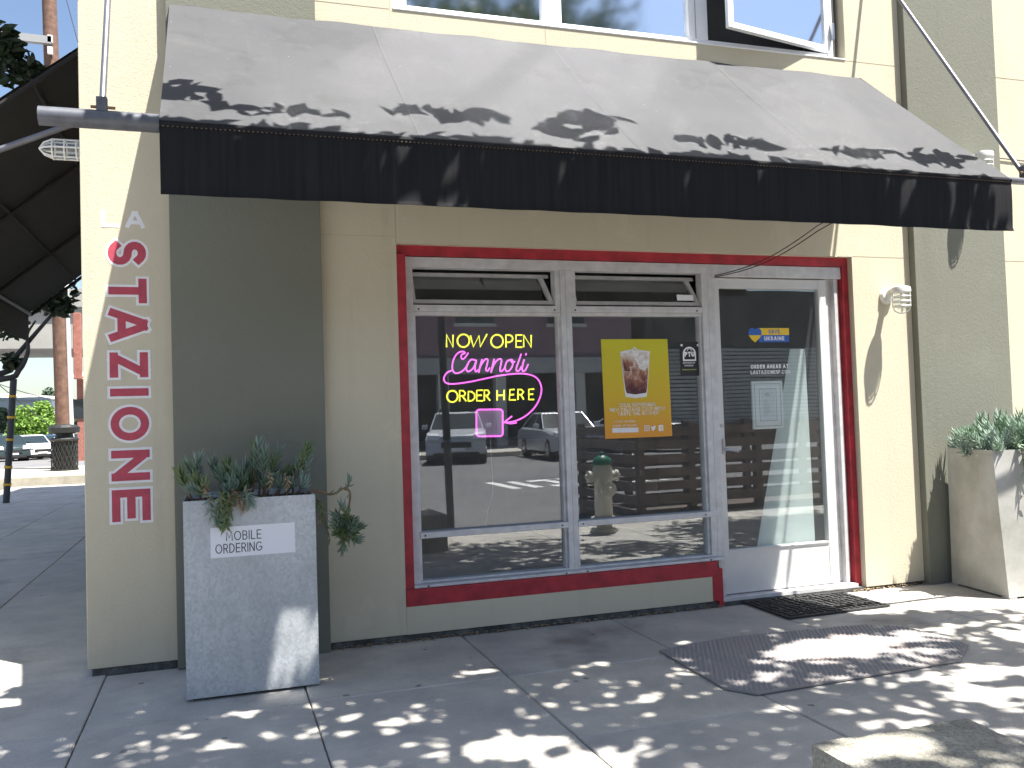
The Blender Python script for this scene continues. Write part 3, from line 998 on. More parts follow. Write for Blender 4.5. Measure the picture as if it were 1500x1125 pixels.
# ================================================================== LETTERING ON THE CORNER
sg = thing('painted_wall_sign', 'tall red letters with white outlines painted down the beige corner pilaster', 'sign', (-0.45, 0, 1.5))
def fn_v(u, v, d):        # reading downwards, letter tops to the right
    return (v, -d, u * -1.0)
LW, OUT = 0.040, 0.0125
H_IN = 0.180
ext = [('S', 2.235, 2.087), ('T', 2.040, 1.886), ('A', 1.881, 1.689), ('Z', 1.655, 1.500), ('I', 1.468, 1.404), ('O', 1.373, 1.173), ('N', 1.149, 0.967), ('E', 0.947, 0.759)]
for ch, zt_, zb_ in ext:
    gw, strokes = GL[ch]
    L_ = (zt_ - zb_) - 2 * OUT - LW           # centre-line advance length
    sx = L_ / gw if gw else 0
    v0 = -0.537 + OUT + LW / 2
    hh = H_IN - LW + 0.004
    u0 = -zt_ + OUT + LW / 2
    ss = [[(u0 + x * sx, v0 + y * hh) for x, y in s] for s in strokes]
    a = MB(); strokes_to(a, ss, LW, fn_v, 0.0022)
    lo = a.build('letter', 'letter_red', sg)
    b = MB(); strokes_to(b, ss, LW + 2 * OUT, fn_v, 0.0012, LW / 2 + OUT)
    b.build('outline', 'letter_white', lo)
for ch, x, w_ in (('L', -0.553, 0.085), ('A', -0.437, 0.092)):
    a = MB()
    gw, strokes = GL[ch]
    k = (w_ - 0.019) / gw
    ss = [[(x + 0.0095 + px * k, 2.294 + 0.0095 + py * 0.068) for px, py in s] for s in strokes]
    strokes_to(a, ss, 0.021, plane_y(0.0), 0.0012)
    a.build('letter', 'letter_white', sg)

# ================================================================== WALL LAMPS
def wall_lamp(x, y, z, label, name='wall_lamp'):
    t_ = thing(name, label, 'lamp', (x, y, z))
    MB().lathe([(0.052, 0), (0.055, 0.006), (0.046, 0.028), (0.030, 0.036)], (x, y, z), (0, -1, 0), 20).build('wall_plate', 'lamp_white', t_, smooth=True)
    MB().tube([(x, y - 0.03, z + 0.012), (x + .002, y - 0.06, z + 0.030), (x, y - 0.10, z + 0.034), (x, y - 0.145, z + 0.032)], [0.026, 0.024, 0.026, 0.03], 12).build('arm', 'lamp_white', t_, smooth=True)
    cx, cy = x, y - 0.15
    MB().lathe([(0.022, 0.060), (0.058, 0.050), (0.062, 0.034), (0.062, 0.018), (0.050, 0.014)], (cx, cy, z - 0.006), (0, 0, 1), 22).build('cap', 'lamp_white', t_, smooth=True)
    MB().lathe([(0.046, 0.012), (0.046, -0.06), (0.040, -0.085), (0.022, -0.105), (0.004, -0.112)], (cx, cy, z), (0, 0, 1), 18).build('glass_jar', 'lamp_glass', t_, smooth=True)
    cg = MB()
    for k in range(4):
        th = R_(45 + 90 * k)
        c_, s_ = math.cos(th), math.sin(th)
        cg.tube([(cx + .055 * c_, cy + .055 * s_, z + .012), (cx + .055 * c_, cy + .055 * s_, z - .085), (cx + .044 * c_, cy + .044 * s_, z - .115), (cx + .018 * c_, cy + .018 * s_, z - .13), (cx, cy, z - .132)], 0.0042, 6)
    for zz in (-0.02, -0.052, -0.084):
        cg.tube([(cx + .056 * math.cos(2 * math.pi * k / 16), cy + .056 * math.sin(2 * math.pi * k / 16), z + zz) for k in range(17)], 0.0042, 6, False)
    cg.build('cage', 'lamp_white', t_, smooth=True)
    return t_


wall_lamp(4.384, 0.0, 1.985, 'white caged wall lamp on the sunlit beige wall beside the door')
wall_lamp(5.10, OY, 2.93, 'white caged wall lamp half hidden behind the awning on the olive pilaster')
# bulkhead light round the corner, pointing out into the side street
lx, ly, lz = -0.652, 0.40, 2.80
lt = thing('bulkhead_lamp', 'grey caged bulkhead lamp sticking out below the black side awning', 'lamp', (lx, ly, lz))
MB().lathe([(0.06, 0), (0.06, 0.03), (0.05, 0.05)], (lx, ly, lz), (-1, 0, 0), 18).build('wall_plate', 'lamp_grey', lt, smooth=True)
MB().lathe([(0.046, 0.05), (0.046, 0.17), (0.036, 0.215), (0.015, 0.235), (0.002, 0.238)], (lx, ly, lz), (-1, 0, 0), 18).build('glass_jar', 'lamp_glass', lt, smooth=True)
cg = MB()
for k in range(6):
    c_, s_ = math.cos(R_(60 * k)), math.sin(R_(60 * k))
    cg.tube([(lx - .04, ly + .054 * c_, lz + .054 * s_), (lx - .18, ly + .054 * c_, lz + .054 * s_), (lx - .225, ly + .035 * c_, lz + .035 * s_), (lx - .25, ly, lz)], 0.005, 6)
for hx_ in (0.06, 0.12, 0.18):
    cg.tube([(lx - hx_, ly + .055 * math.cos(2 * math.pi * k / 16), lz + .055 * math.sin(2 * math.pi * k / 16)) for k in range(17)], 0.005, 6, False)
cg.build('cage', 'lamp_white', lt)

# cables from door head up under the awning, and along the wall
wa = at(1047, 404, 0.06)
for k, (dz, lab) in enumerate(((0.0, 'thin black cable, the upper of two, rising from door head under the awning'), (-0.02, 'thin black cable, the lower of two, rising from door head under the awning'))):
    p0 = Vector(wa); p1 = Vector(at(1197, 331 + 6 * k, -0.35))
    pts = [p0.lerp(p1, s_) + Vector((0, 0, -0.05 * math.sin(math.pi * s_) - (0.008 * k))) for s_ in [i / 14 for i in range(15)]]
    pts.append(pts[-1] + Vector((0.35, -0.3, 0.22)))
    tag(MB().tube(pts, 0.0032, 5).build('cable', 'cable_black'), lab, 'cable', 'cables over the door')
pw = [(x, -0.012, 3.02 - 0.02 * math.sin((x - 5.2) * 2)) for x in np.linspace(5.3, 6.6, 14)]
tag(MB().tube(pw, 0.004, 5).build('cable', 'cable_black'), 'thin dark cable running along the wall beyond the awning end', 'cable')

# ================================================================== NEON SIGN
NY = 0.175
def npx(u, v):
    return at(600 + u / 5.113, 460 + v / 5.113, NY)
neon = thing('neon_sign', 'lit yellow and pink neon sign hanging inside the shop window', 'sign', tuple(at(718, 560, NY)))
def spline(pts, n=6):
    out = []
    P_ = [Vector(p) for p in pts]
    P_ = [P_[0] * 2 - P_[1]] + P_ + [P_[-1] * 2 - P_[-2]]
    for i in range(1, len(P_) - 2):
        a, b, c, d = P_[i - 1:i + 3]
        for k in range(n):
            t_ = k / n
            out.append(0.5 * ((2 * b) + (-a + c) * t_ + (2 * a - 5 * b + 4 * c - d) * t_ ** 2 + (-a + 3 * b - 3 * c + d) * t_ ** 3))
    out.append(P_[-2])
    return out
def neon_tube(mb, pts, r=0.0052):
    mb.tube([npx(p[0], p[1]) for p in pts], r, 7)
ell = lambda cx, cy, rx, ry: [(x, y) for x, y in arc(cx, cy, rx, ry, 0, 360, 26)]
NEON_Y = {
    'N': [[(277, 248), (277, 155), (325, 248), (325, 155)]],
    'O': [ell(403, 200, 45, 48)],
    'W': [[(455, 160), (478, 245), (520, 162), (530, 245), (580, 150)]],
    'O2': [ell(655, 203, 45, 48)],
    'P': [[(722, 250), (722, 157), (750, 157), (768, 168), (773, 184), (766, 202), (748, 211), (722, 211)]],
    'E': [[(843, 157), (797, 157), (797, 248), (843, 248)], [(797, 202), (838, 202)]],
    'N2': [[(855, 248), (855, 157), (910, 248), (910, 157)]],
    'O3': [ell(320, 617, 40, 43)],
    'R': [[(375, 655), (375, 573), (402, 575), (418, 592), (410, 610), (375, 616)], [(395, 615), (425, 652)]],
    'D': [[(440, 652), (440, 580), (465, 582), (487, 600), (488, 628), (470, 648), (440, 652)]],
    'E2': [[(548, 570), (503, 572), (503, 650), (550, 650)], [(503, 610), (540, 608)]],
    'R2': [[(560, 650), (560, 570), (585, 571), (598, 588), (585, 608), (560, 612)], [(575, 612), (603, 648)]],
    'H': [[(655, 570), (655, 648)], [(708, 568), (708, 645)], [(655, 610), (708, 608)]],
    'E3': [[(785, 565), (752, 567), (747, 643), (795, 643)], [(750, 605), (782, 603)]],
    'R3': [[(812, 643), (812, 565), (838, 566), (854, 583), (838, 603), (812, 605)], [(834, 606), (855, 640)]],
    'E4': [[(932, 562), (893, 564), (893, 640), (932, 640)], [(893, 602), (925, 600)]],
}
for k, sts in NEON_Y.items():
    a = MB()
    for s in sts:
        neon_tube(a, s)
    a.build('neon_letter', 'neon_yellow', neon, smooth=True)
NEON_P = [
    [(440, 290), (420, 320), (400, 338), (387, 325), (392, 303), (415, 292), (400, 281), (370, 287), (340, 318), (322, 368), (322, 418), (345, 443), (382, 435), (415, 408), (440, 370)],
    [(495, 348), (465, 340), (440, 365), (425, 405), (435, 430), (462, 420), (486, 388), (500, 345), (490, 400), (496, 430), (516, 418)],
    [(543, 338), (532, 380), (518, 437), (530, 395), (556, 350), (577, 336), (586, 350), (576, 395), (573, 420), (586, 425), (602, 402)],
    [(634, 335), (622, 385), (610, 437), (626, 390), (652, 350), (677, 336), (689, 350), (679, 400), (679, 427), (696, 424), (716, 396)],
    [(758, 342), (730, 355), (716, 395), (725, 428), (748, 422), (770, 388), (772, 350), (758, 342), (768, 362), (790, 356)],
    [(836, 298), (815, 360), (800, 405), (804, 428), (822, 420), (838, 393)],
    [(858, 340), (843, 402), (850, 428), (870, 415), (888, 375)],
    [(874, 294), (869, 310)],
    [(322, 420), (282, 438), (258, 475), (263, 506), (292, 522), (350, 522), (450, 508), (560, 485), (680, 460), (800, 447), (880, 450), (940, 470), (975, 510), (988, 565), (975, 630), (940, 695), (880, 755), (820, 790), (760, 808), (708, 812)],
]
for s in NEON_P:
    a = MB(); neon_tube(a, spline(s), 0.0050)
    a.build('neon_script', 'neon_pink', neon, smooth=True)
a = MB(); neon_tube(a, [(767, 765), (730, 795), (706, 812), (750, 820), (802, 814)], 0.0052); a.build('neon_arrow', 'neon_pink', neon, smooth=True)
sq = [(515, 716), (683, 714), (698, 728), (698, 900), (684, 915), (516, 917), (501, 902), (500, 730), (515, 716)]
a = MB(); neon_tube(a, sq, 0.0055); a.build('neon_border', 'neon_pink', neon, smooth=True)
a = MB(); p = [npx(*c) for c in ((506, 722), (692, 720), (692, 908), (506, 910))]
a.hexa([(q_[0], q_[1] + .002, q_[2]) for q_ in p], [(q_[0], q_[1] + .006, q_[2]) for q_ in p]); a.build('backing_panel', 'neon_back', neon)
a = MB(); a.tube([npx(605, 918), npx(608, 1010), at(721, 690, NY), at(722, 720, NY), at(714, 750, NY), at(711, 778, NY)], 0.0018, 5); a.build('power_lead', 'cable_clear', neon)

# ================================================================== POSTER AND DECALS
PYY = 0.1055
po = thing('drink_poster', 'yellow and orange cold brew poster stuck on the window pane', 'poster', (2.52, PYY, 1.4))
MB().hexa([(2.290, PYY, 1.086), (2.757, PYY, 1.086), (2.757, PYY + .002, 1.086), (2.290, PYY + .002, 1.086)], [(2.284, PYY, 1.709), (2.748, PYY, 1.709), (2.748, PYY + .002, 1.709), (2.284, PYY + .002, 1.709)]).build('sheet', 'poster_print', po)
pf = plane_y(PYY)
def ppx(u, v):      # crop (860..1000, 480..660) at 6.25
    q_ = at(860 + u / 6.25, 480 + v / 6.25, PYY)
    return (q_[0], q_[2])
def flat(name, mat, pts, parent, fn, d, d0=None):
    return MB().prism(pts, fn, d - 0.0004, d).build(name, mat, parent)
cup = flat('cup_print', 'letter_white', [ppx(*c) for c in ((300, 225), (350, 205), (410, 195), (432, 172), (460, 200), (540, 212), (575, 215), (560, 640), (540, 640), (350, 645))][:0] or [ppx(*c) for c in ((303, 222), (350, 208), (410, 200), (432, 172), (462, 203), (575, 216), (552, 560), (545, 632), (440, 646), (352, 634), (340, 560))], po, pf, 0.0012)
flat('coffee_print', 'coffee_print', [ppx(*c) for c in ((310, 262), (420, 262), (560, 330), (548, 560), (540, 596), (440, 612), (362, 600), (350, 560))], po, pf, 0.0018)
flat('foam_print', 'foam_print', [ppx(*c) for c in ((312, 238), (405, 215), (432, 185), (465, 215), (565, 225), (556, 360), (520, 395), (478, 372), (450, 310), (420, 270), (330, 262))], po, pf, 0.0024)
flat('coffee_print', 'coffee_print', [ppx(*c) for c in ((315, 262), (395, 258), (428, 300), (420, 350), (385, 360), (395, 400), (340, 395), (330, 330))], po, pf, 0.0030)
def line(s, uc, vb, hpx, wfrac=0.15, align='C', target=None, xs=1.0):
    tx = MB()
    (x, z) = ppx(uc, vb); h_ = hpx / 6.25 / 233.0
    w_ = h_ * wfrac
    if target:
        xs = (target / 6.25 / 208.0) / text_width(s, h_, w_, 0.16 * h_)
    text_to(tx, s, x, z, h_, w_, pf, 0.0012, align=align, xs=xs)
    tag(tx.build('print_line', 'foam_print', po), kind='stuff')
line('COLD. REFRESHING.', 465, 722, 34, target=335)
line('NEW ORLEANS COLD BREW', 465, 762, 34, target=500)
line('TASTE THE SUMMER', 468, 800, 34, target=370)
line('COFFEE CATERING', 348, 868, 18, target=190)
line('PICKUP AND DELIVERY', 348, 905, 18, target=220)
flat('print_bar', 'letter_white', [ppx(*c) for c in ((230, 918), (470, 914), (470, 957), (230, 962))], po, pf, 0.0012)
ic = MB()
cx, cz = ppx(547, 920); r_ = 0.0165
strokes_to(ic, [[(cx - r_, cz - r_), (cx + r_, cz - r_), (cx + r_, cz + r_), (cx - r_, cz + r_), (cx - r_, cz - r_)], arc(cx, cz, r_ * .5, r_ * .5, 0, 360, 14)], 0.004, pf, 0.0012)
ic.build('icon', 'letter_white', po)
bx_, bz_ = ppx(608, 920)
flat('icon', 'letter_white', [(bx_ + a_ * .018, bz_ + b_ * .018) for a_, b_ in ((-1, -.8), (-.1, -.9), (.6, -.3), (.75, .5), (1.0, .85), (.6, .75), (.3, 1.0), (0, .75), (0, .4), (-.55, .5), (-1, .9), (-.95, .1), (-.6, -.4))], po, pf, 0.0012)
fx_, fz_ = ppx(675, 918)
flat('icon', 'letter_white', [(fx_ - .017, fz_ - .019), (fx_ + .017, fz_ - .019), (fx_ + .017, fz_ + .019), (fx_ - .017, fz_ + .019)], po, pf, 0.0012)
ff = MB(); strokes_to(ff, [[(fx_ + .009, fz_ + .013), (fx_ + .004, fz_ + .012), (fx_ + .003, fz_ - .017)], [(fx_ - .004, fz_ + .002), (fx_ + .009, fz_ + .002)]], 0.005, pf, 0.0018, 0.0)
ff.build('icon_mark', 'decal_yellow', po)

# black square window decal with an arched emblem
DY = 0.1025
df = plane_y(DY + 0.0025)
dc = thing('arch_decal', 'small black decal with a white arch emblem beside the yellow poster', 'decal', (2.91, DY, 1.55))
flat('sheet', 'decal_black', [(2.838, 1.470), (2.985, 1.470), (2.985, 1.690), (2.838, 1.690)], dc, plane_y(DY + 0.0030), 0.0)
def dpx(u, v):      # crop (980..1180, 470..640) at 6.62
    q_ = at(980 + u / 6.62, 470 + v / 6.62, DY)
    return (q_[0], q_[2])
x0, z0 = dpx(138, 390); x1, z1 = dpx(260, 250)
flat('emblem', 'decal_white', [(x0, z0), (x1, z0), (x1, (z0 + z1) / 2)] + arc((x0 + x1) / 2, (z0 + z1) / 2, (x1 - x0) / 2, (z1 - z0) / 2, 0, 180, 10) + [(x0, (z0 + z1) / 2)], dc, df, 0.0008)
k_ = 0.010
flat('emblem_field', 'decal_black', [(x0 + k_, z0 + k_), (x1 - k_, z0 + k_), (x1 - k_, (z0 + z1) / 2)] + arc((x0 + x1) / 2, (z0 + z1) / 2, (x1 - x0) / 2 - k_, (z1 - z0) / 2 - k_, 0, 180, 10) + [(x0 + k_, (z0 + z1) / 2)], dc, df, 0.0013)
a = MB()
text_to(a, 'PTU', (x0 + x1) / 2, z0 + 0.028, 0.032, 0.0085, df, 0.0019, gap=0.003, align='C')
strokes_to(a, [arc((x0 + x1) / 2, z0 + 0.066, 0.016, 0.013, 0, 180, 8)], 0.004, df, 0.0019)
a.build('emblem_letters', 'decal_white', dc)
a = MB()
for i, (w_, v_) in enumerate(((118, 408), (88, 434))):
    xa, za = dpx(198 - w_ / 2, v_); xb, _ = dpx(198 + w_ / 2, v_)
    for j in range(10 if i == 0 else 8):
        n_ = 10 if i == 0 else 8
        xx = xa + (xb - xa) * j / n_
        strokes_to(a, [[(xx + .001, za - .006), (xx + .001, za + .006)], [(xx + .004, za), (xx + .006, za)]], 0.0026, df, 0.0010, 0)
a.build('small_print', 'decal_white', dc)
a = MB(); xa, za = dpx(130, 474); xb, _ = dpx(268, 474); strokes_to(a, [[(xa, za), (xb, za)]], 0.007, df, 0.0010, 0); a.build('small_print', 'decal_green', dc)
for u_ in (122, 280):
    xa, za = dpx(u_, 236)
    MB().lathe([(0.008, 0), (0.008, .003), (.002, .006)], (xa, DY + 0.003, za), (0, -1, 0), 10).build('suction_cup', 'decal_white', dc)

# blue and yellow sticker with a heart
sf = plane_y(DY)
sv = thing('heart_sticker', 'blue and yellow heart sticker with two words on the door glass', 'sticker', (3.52, DY, 1.73))
def rect(u0, v0, u1, v1):
    a_ = dpx(u0, v0); b_ = dpx(u1, v1)
    return [(a_[0], b_[1]), (b_[0], b_[1]), (b_[0], a_[1]), (a_[0], a_[1])]
flat('band', 'decal_yellow', rect(868, 70, 1165, 137), sv, sf, 0.0005)
flat('band', 'decal_blue', rect(868, 138, 1165, 206), sv, sf, 0.0005)
flat('heart_half', 'decal_blue', [dpx(*c) for c in ((770, 138), (768, 105), (778, 80), (800, 68), (820, 72), (833, 84), (848, 72), (870, 70), (890, 85), (897, 110), (896, 138))][::-1], sv, sf, 0.0011)
flat('heart_half', 'decal_yellow', [dpx(*c) for c in ((772, 139), (895, 139), (880, 165), (836, 210), (800, 180))][::-1], sv, sf, 0.0011)
a = MB()
xx, zz = dpx(1020, 124); text_to(a, 'SAVE', xx, zz, 0.027, 0.0046, sf, 0.0011, align='C'); a.build('word', 'decal_blue', sv)
a = MB()
xx, zz = dpx(1022, 190); text_to(a, 'UKRAINE', xx, zz, 0.027, 0.0050, sf, 0.0011, align='C', gap=0.0062); a.build('word', 'decal_white', sv)
# vinyl lettering on the door glass
vy = thing('vinyl_lettering', 'two lines of white vinyl lettering on the door glass', 'lettering', (3.53, DY, 1.5))
a = MB(); xx, zz = dpx(793, 464); text_to(a, 'ORDER AHEAD AT', xx, zz, 0.0255, 0.0056, sf, 0.0006, gap=0.0062, xs=0.93); a.build('text_line', 'decal_white', vy)
a = MB(); xx, zz = dpx(793, 518); text_to(a, 'LASTAZIONESF.COM', xx, zz, 0.0255, 0.0044, sf, 0.0006, gap=0.0050, xs=0.89); a.build('text_line', 'decal_white', vy)
# framed menu
mn = thing('menu_frame', 'white framed paper menu hung on the inside of the door glass', 'frame', (3.49, 0.16, 1.26))
MB().box(3.372, 3.612, 0.125, 0.140, 1.106, 1.428).build('frame_board', 'decal_white', mn, bevel=0.003)
for r_in, dd_ in ((0.02, 0.124), (0.055, 0.1235)):
    fr = MB(); strokes_to(fr, [[(3.372 + r_in, 1.106 + r_in), (3.612 - r_in, 1.106 + r_in), (3.612 - r_in, 1.428 - r_in), (3.372 + r_in, 1.428 - r_in), (3.372 + r_in, 1.106 + r_in)]], 0.004, plane_y(dd_), 0.0)
    fr.build('frame_line', 'ink_grey', mn)
flat('paper', 'paper_white', [(3.44, 1.17), (3.545, 1.17), (3.545, 1.365), (3.44, 1.365)], mn, plane_y(0.124), 0.0004)
a = MB(); pfm = plane_y(0.1235)
strokes_to(a, [[(3.468, 1.335), (3.50, 1.345)], [(3.472, 1.328), (3.51, 1.332)]], 0.005, pfm, 0.0003, 0)
for k in range(11):
    strokes_to(a, [[(3.458, 1.30 - k * .010), (3.458 + random.uniform(.03, .055), 1.30 - k * .010)]], 0.0022, pfm, 0.0003, 0)
a.build('menu_print', 'ink_grey', mn)
# little white ventilation label on the right hopper vent
vl = flat('vent_label', 'paper_white', [at(989, 432, 0.10)[[0, 2]].tolist(), at(1014, 433, 0.10)[[0, 2]].tolist(), at(1014, 441, 0.10)[[0, 2]].tolist(), at(990, 440.5, 0.10)[[0, 2]].tolist()][::-1], None, plane_y(0.083), 0.0)
tag(vl, 'small white label in the corner of the upper vent window', 'label')
# sticker on left planter
ms = thing('planter_sticker', 'white rectangular ordering sticker on the grey metal planter', 'sticker', (0.145, -0.653, 0.71))
mf = plane_y(-0.652)
flat('sheet', 'paper_white', [(-0.045, 0.641), (0.335, 0.641), (0.334, 0.782), (-0.044, 0.780)], ms, mf, 0.0006)
a = MB()
text_to(a, 'MOBILE', 0.181, 0.716, 0.043, 0.0042, mf, 0.0012, gap=0.0085, xs=0.80, align='R')
a.build('print_line', 'ink_black', ms)
a = MB()
text_to(a, 'ORDERING', 0.182, 0.660, 0.043, 0.0042, mf, 0.0012, gap=0.0078, xs=0.76, align='R')
a.build('print_line', 'ink_black', ms)

# ================================================================== PLANTERS
lp = thing('metal_planter', 'tall grey galvanised planter standing before the olive pilaster', 'planter', (0.14, -0.40, 0))
px0, px1, py0, py1, ph = -0.164, 0.428, -0.65, -0.12, 0.908
bx = MB()
bx.box(px0 + .004, px1 + .004, py0, py0 + .004, 0.012, ph)
bx.build('front_panel', 'galvanised_steel', lp, bevel=0.0015)
box('side_panel', 'galvanised_steel', lp, px0 + .004, px0 + .008, py0 + .0045, py1, 0.012, ph)
box('side_panel', 'galvanised_steel', lp, px1, px1 + .004, py0 + .0045, py1, 0.012, ph)
box('rear_panel', 'galvanised_steel', lp, px0 + .004, px1 + .004, py1 + .0005, py1 + .004, 0.012, ph)
box('soil', 'soil', lp, px0 + .009, px1 - .001, py0 + .005, py1 - .001, 0.7, ph - 0.03)
box('base_shadow_gap', 'rubber', lp, px0 + .03, px1 - .03, py0 + .03, py1 - .03, 0.0, 0.012)
for x in (-0.11, 0.245, 0.375):
    MB().lathe([(0.006, 0), (0.005, .002), (.001, .003)], (x, py0, 0.886), (0, -1, 0), 10).build('rivet', 'steel', lp)

rp = thing('pale_planter', 'tapered pale metal planter in the sun beside the olive pilaster', 'planter', (4.95, -0.35, 0))
RH = 0.93
# footprint (slightly turned), tapering to the base
FLb, BLb = np.array([4.668, -0.632]), np.array([4.742, -0.10])
ux = np.array([0.985, -0.13]); 
FRb, BRb = FLb + ux * 0.50, BLb + ux * 0.50
RH = 0.933
FLt = np.array([4.618, -0.608]); BLt = np.array([4.738, -0.118])
FRt, BRt = FLt + ux * 0.62, BLt + ux * 0.60
def wallq(nm, a0, b0, b1, a1, thick):
    z0_, z1_ = 0.015, RH
    A = [(*a0, z0_), (*b0, z0_), (*b1, z1_), (*a1, z1_)]
    n_ = (Vector(A[1]) - Vector(A[0])).cross(Vector(A[3]) - Vector(A[0])).normalized() * -thick
    B = [tuple(Vector(p_) + n_) for p_ in A]
    return MB().hexa(A, B).build(nm, 'galvanised_pale', rp)
wallq('front_panel', FLb, FRb, FRt, FLt, 0.004)
wallq('side_panel', BLb, FLb, FLt, BLt, 0.0035)
wallq('side_panel', FRb, BRb, BRt, FRt, 0.0035)
wallq('rear_panel', BRb, BLb, BLt, BRt, 0.003)
MB().add([(*FLt, RH - .03), (*FRt, RH - .03), (*BRt, RH - .03), (*BLt, RH - .03)], [(0, 1, 2, 3)]).build('soil', 'soil', rp)
for c_ in (FLb, FRb, BRb, BLb):
    cc = c_ * 0.9 + (FLb + FRb + BRb + BLb) / 4 * 0.1
    MB().box(cc[0] - .03, cc[0] + .03, cc[1] - .03, cc[1] + .03, 0.0, 0.016).build('foot', 'lamp_grey', rp)


def sprig(mbl, mbs, pts, nleaf, ll, rng, lw=0.0062, start=0.25, sr=0.006):
    """stem along pts with finger-shaped leaves round it"""
    P_ = [Vector(p) for p in pts]
    P_ = spline(P_, 5)
    mbs.tube(P_, [sr * (1 - 0.5 * i / (len(P_) - 1)) for i in range(len(P_))], 5)
    n = len(P_)
    for k in range(nleaf):
        s_ = start + (1 - start) * (k + rng.random()) / nleaf
        i = min(n - 2, int(s_ * (n - 1)))
        p_ = P_[i].lerp(P_[i + 1], s_ * (n - 1) - i)
        d = (P_[i + 1] - P_[i]).normalized()
        a_ = d.orthogonal().normalized(); b_ = d.cross(a_)
        th = k * 2.4 + rng.random() * 0.6
        out = a_ * math.cos(th) + b_ * math.sin(th)
        opening = 0.35 + 0.75 * (1 - s_) + rng.random() * 0.25
        dr = (d * math.cos(opening) + out * math.sin(opening)).normalized()
        L_ = ll * (0.65 + 0.5 * rng.random())
        mid = p_ + dr * L_ * 0.55
        up = (dr + Vector((0, 0, 0.35)) + d * 0.3).normalized()
        tip = mid + up * L_ * 0.5
        w_ = lw * (0.75 + 0.4 * rng.random())
        mbl.tube([p_, p_.lerp(mid, .5), mid, tip], [w_ * .55, w_, w_ * .9, w_ * .12], 5, False)


rng = random.Random(3)
# shaded succulent in the left planter
sc1 = thing('succulent_plant', 'straggly shaded green finger-leaf succulent spilling over the grey planter', 'plant', (0.14, -0.4, 0.88))
L1, L2, S1 = MB(), MB(), MB()
def pq(x, y, Y): 
    return Vector(at(x, y, Y))
def root(x, Y): 
    return Vector((at(x, 735, Y)[0], Y, ph - 0.03))
tips = [(262, 690, -.5), (275, 680, -.45), (290, 672, -.4), (300, 690, -.55), (312, 676, -.35), (322, 690, -.5), (332, 678, -.4), (345, 690, -.5), (352, 700, -.45), (285, 700, -.55), (268, 705, -.5), (340, 705, -.55),
        (372, 652, -.35), (380, 646, -.4), (388, 660, -.45), (400, 676, -.4), (410, 660, -.35), (415, 655, -.3), (420, 690, -.4), (430, 690, -.35), (440, 674, -.4), (452, 652, -.42), (455, 660, -.4), (395, 700, -.5), (382, 708, -.55), (445, 704, -.5), (410, 706, -.5), (365, 696, -.4), (362, 680, -.3), (378, 690, -.35), (300, 712, -.58), (320, 712, -.58), (335, 716, -.58), (355, 714, -.5), (425, 708, -.5), (280, 716, -.58)]
for i, (x, y, Y) in enumerate(tips):
    if i % 7 == 3: continue
    T_ = pq(x, y, Y); r0 = root(x * 0.75 + 0.25 * 365 + rng.uniform(-8, 8), Y * .9 - .03)
    mid = r0.lerp(T_, 0.5) + Vector((rng.uniform(-.02, .02), rng.uniform(-.02, .02), 0.01))
    sprig(L1 if i % 3 else L2, S1, [r0, mid, T_], 24, 0.058, rng, 0.0058, 0.45)
# trailing over the front
for pts in ([(330, 722, -.60), (325, 726, -.672), (322, 742, -.682), (318, 765, -.676)], [(340, 724, -.60), (336, 730, -.68), (330, 752, -.69), (332, 772, -.68)], [(312, 724, -.60), (308, 730, -.67), (310, 750, -.68), (322, 768, -.68)], [(345, 724, -.60), (342, 735, -.68), (334, 758, -.685), (326, 770, -.68)], [(350, 722, -.6), (362, 724, -.67), (366, 738, -.68)]):
    sprig(L1 if rng.random() < .5 else L2, S1, [pq(*p_) for p_ in pts], 26, 0.045, rng, 0.0055, 0.15)
# the long stem arching out to the right and hanging down
sprig(L2, S1, [root(440, -.45), pq(462, 719, -.50), pq(485, 724, -.52), pq(505, 714, -.52)], 5, 0.03, rng, 0.005, 0.6, 0.009)
sprig(L1, S1, [pq(505, 718, -.52), pq(511, 708, -.52), pq(512, 700, -.52)], 10, 0.03, rng, 0.005, 0.1)
sprig(L2, S1, [pq(505, 714, -.52), pq(513, 722, -.53), pq(511, 745, -.54), pq(508, 765, -.54)], 6, 0.03, rng, 0.005, 0.3, 0.007)
for k in range(30):
    a_ = rng.uniform(0, 6.28); rr = rng.uniform(.35, 1.0)
    cx_, cy_ = 507 + rng.uniform(-7, 7), 762 + rng.uniform(-12, 16)
    xt, yt = cx_ + math.cos(a_) * 22 * rr, cy_ + math.sin(a_) * 24 * rr + 6
    dY = rng.uniform(-.07, .05)
    sprig(L1 if rng.random() < .6 else L2, S1, [pq(cx_, cy_, -.54), pq((cx_ + xt) / 2, (cy_ + yt) / 2 + 4, -.54 + dY * .6), pq(xt, yt, -.54 + dY)], 15, 0.046, rng, 0.0056, 0.3, 0.004)
for (xt, yt) in ((470, 745), (474, 762), (483, 790)):
    sprig(L2, S1, [pq(461, 722, -.5), pq(466, 735, -.52), pq(xt, yt, -.54)], 12, 0.035, rng, 0.005, 0.3, 0.005)
L9 = MB()
for (x, y, Y) in ((350, 742, -.67), (356, 748, -.67), (344, 738, -.67), (362, 735, -.66), (300, 726, -.62), (420, 716, -.6), (395, 712, -.6), (470, 760, -.53), (500, 790, -.53)):
    T_ = pq(x, y, Y); r0 = pq(x - 4, y - 22, min(Y + .06, -.5))
    sprig(L9, S1, [r0, r0.lerp(T_, .5) + Vector((.008, -.012, .01)), T_], 12, 0.032, rng, 0.0036, 0.25, 0.004)
tag(L9.build('dry_leaves', 'litter_leaf', sc1, smooth=True), kind='stuff')
S1.build('stems', 'stem_brown', sc1, smooth=True)
tag(L1.build('foliage', 'succulent_shade', sc1, smooth=True), kind='stuff')
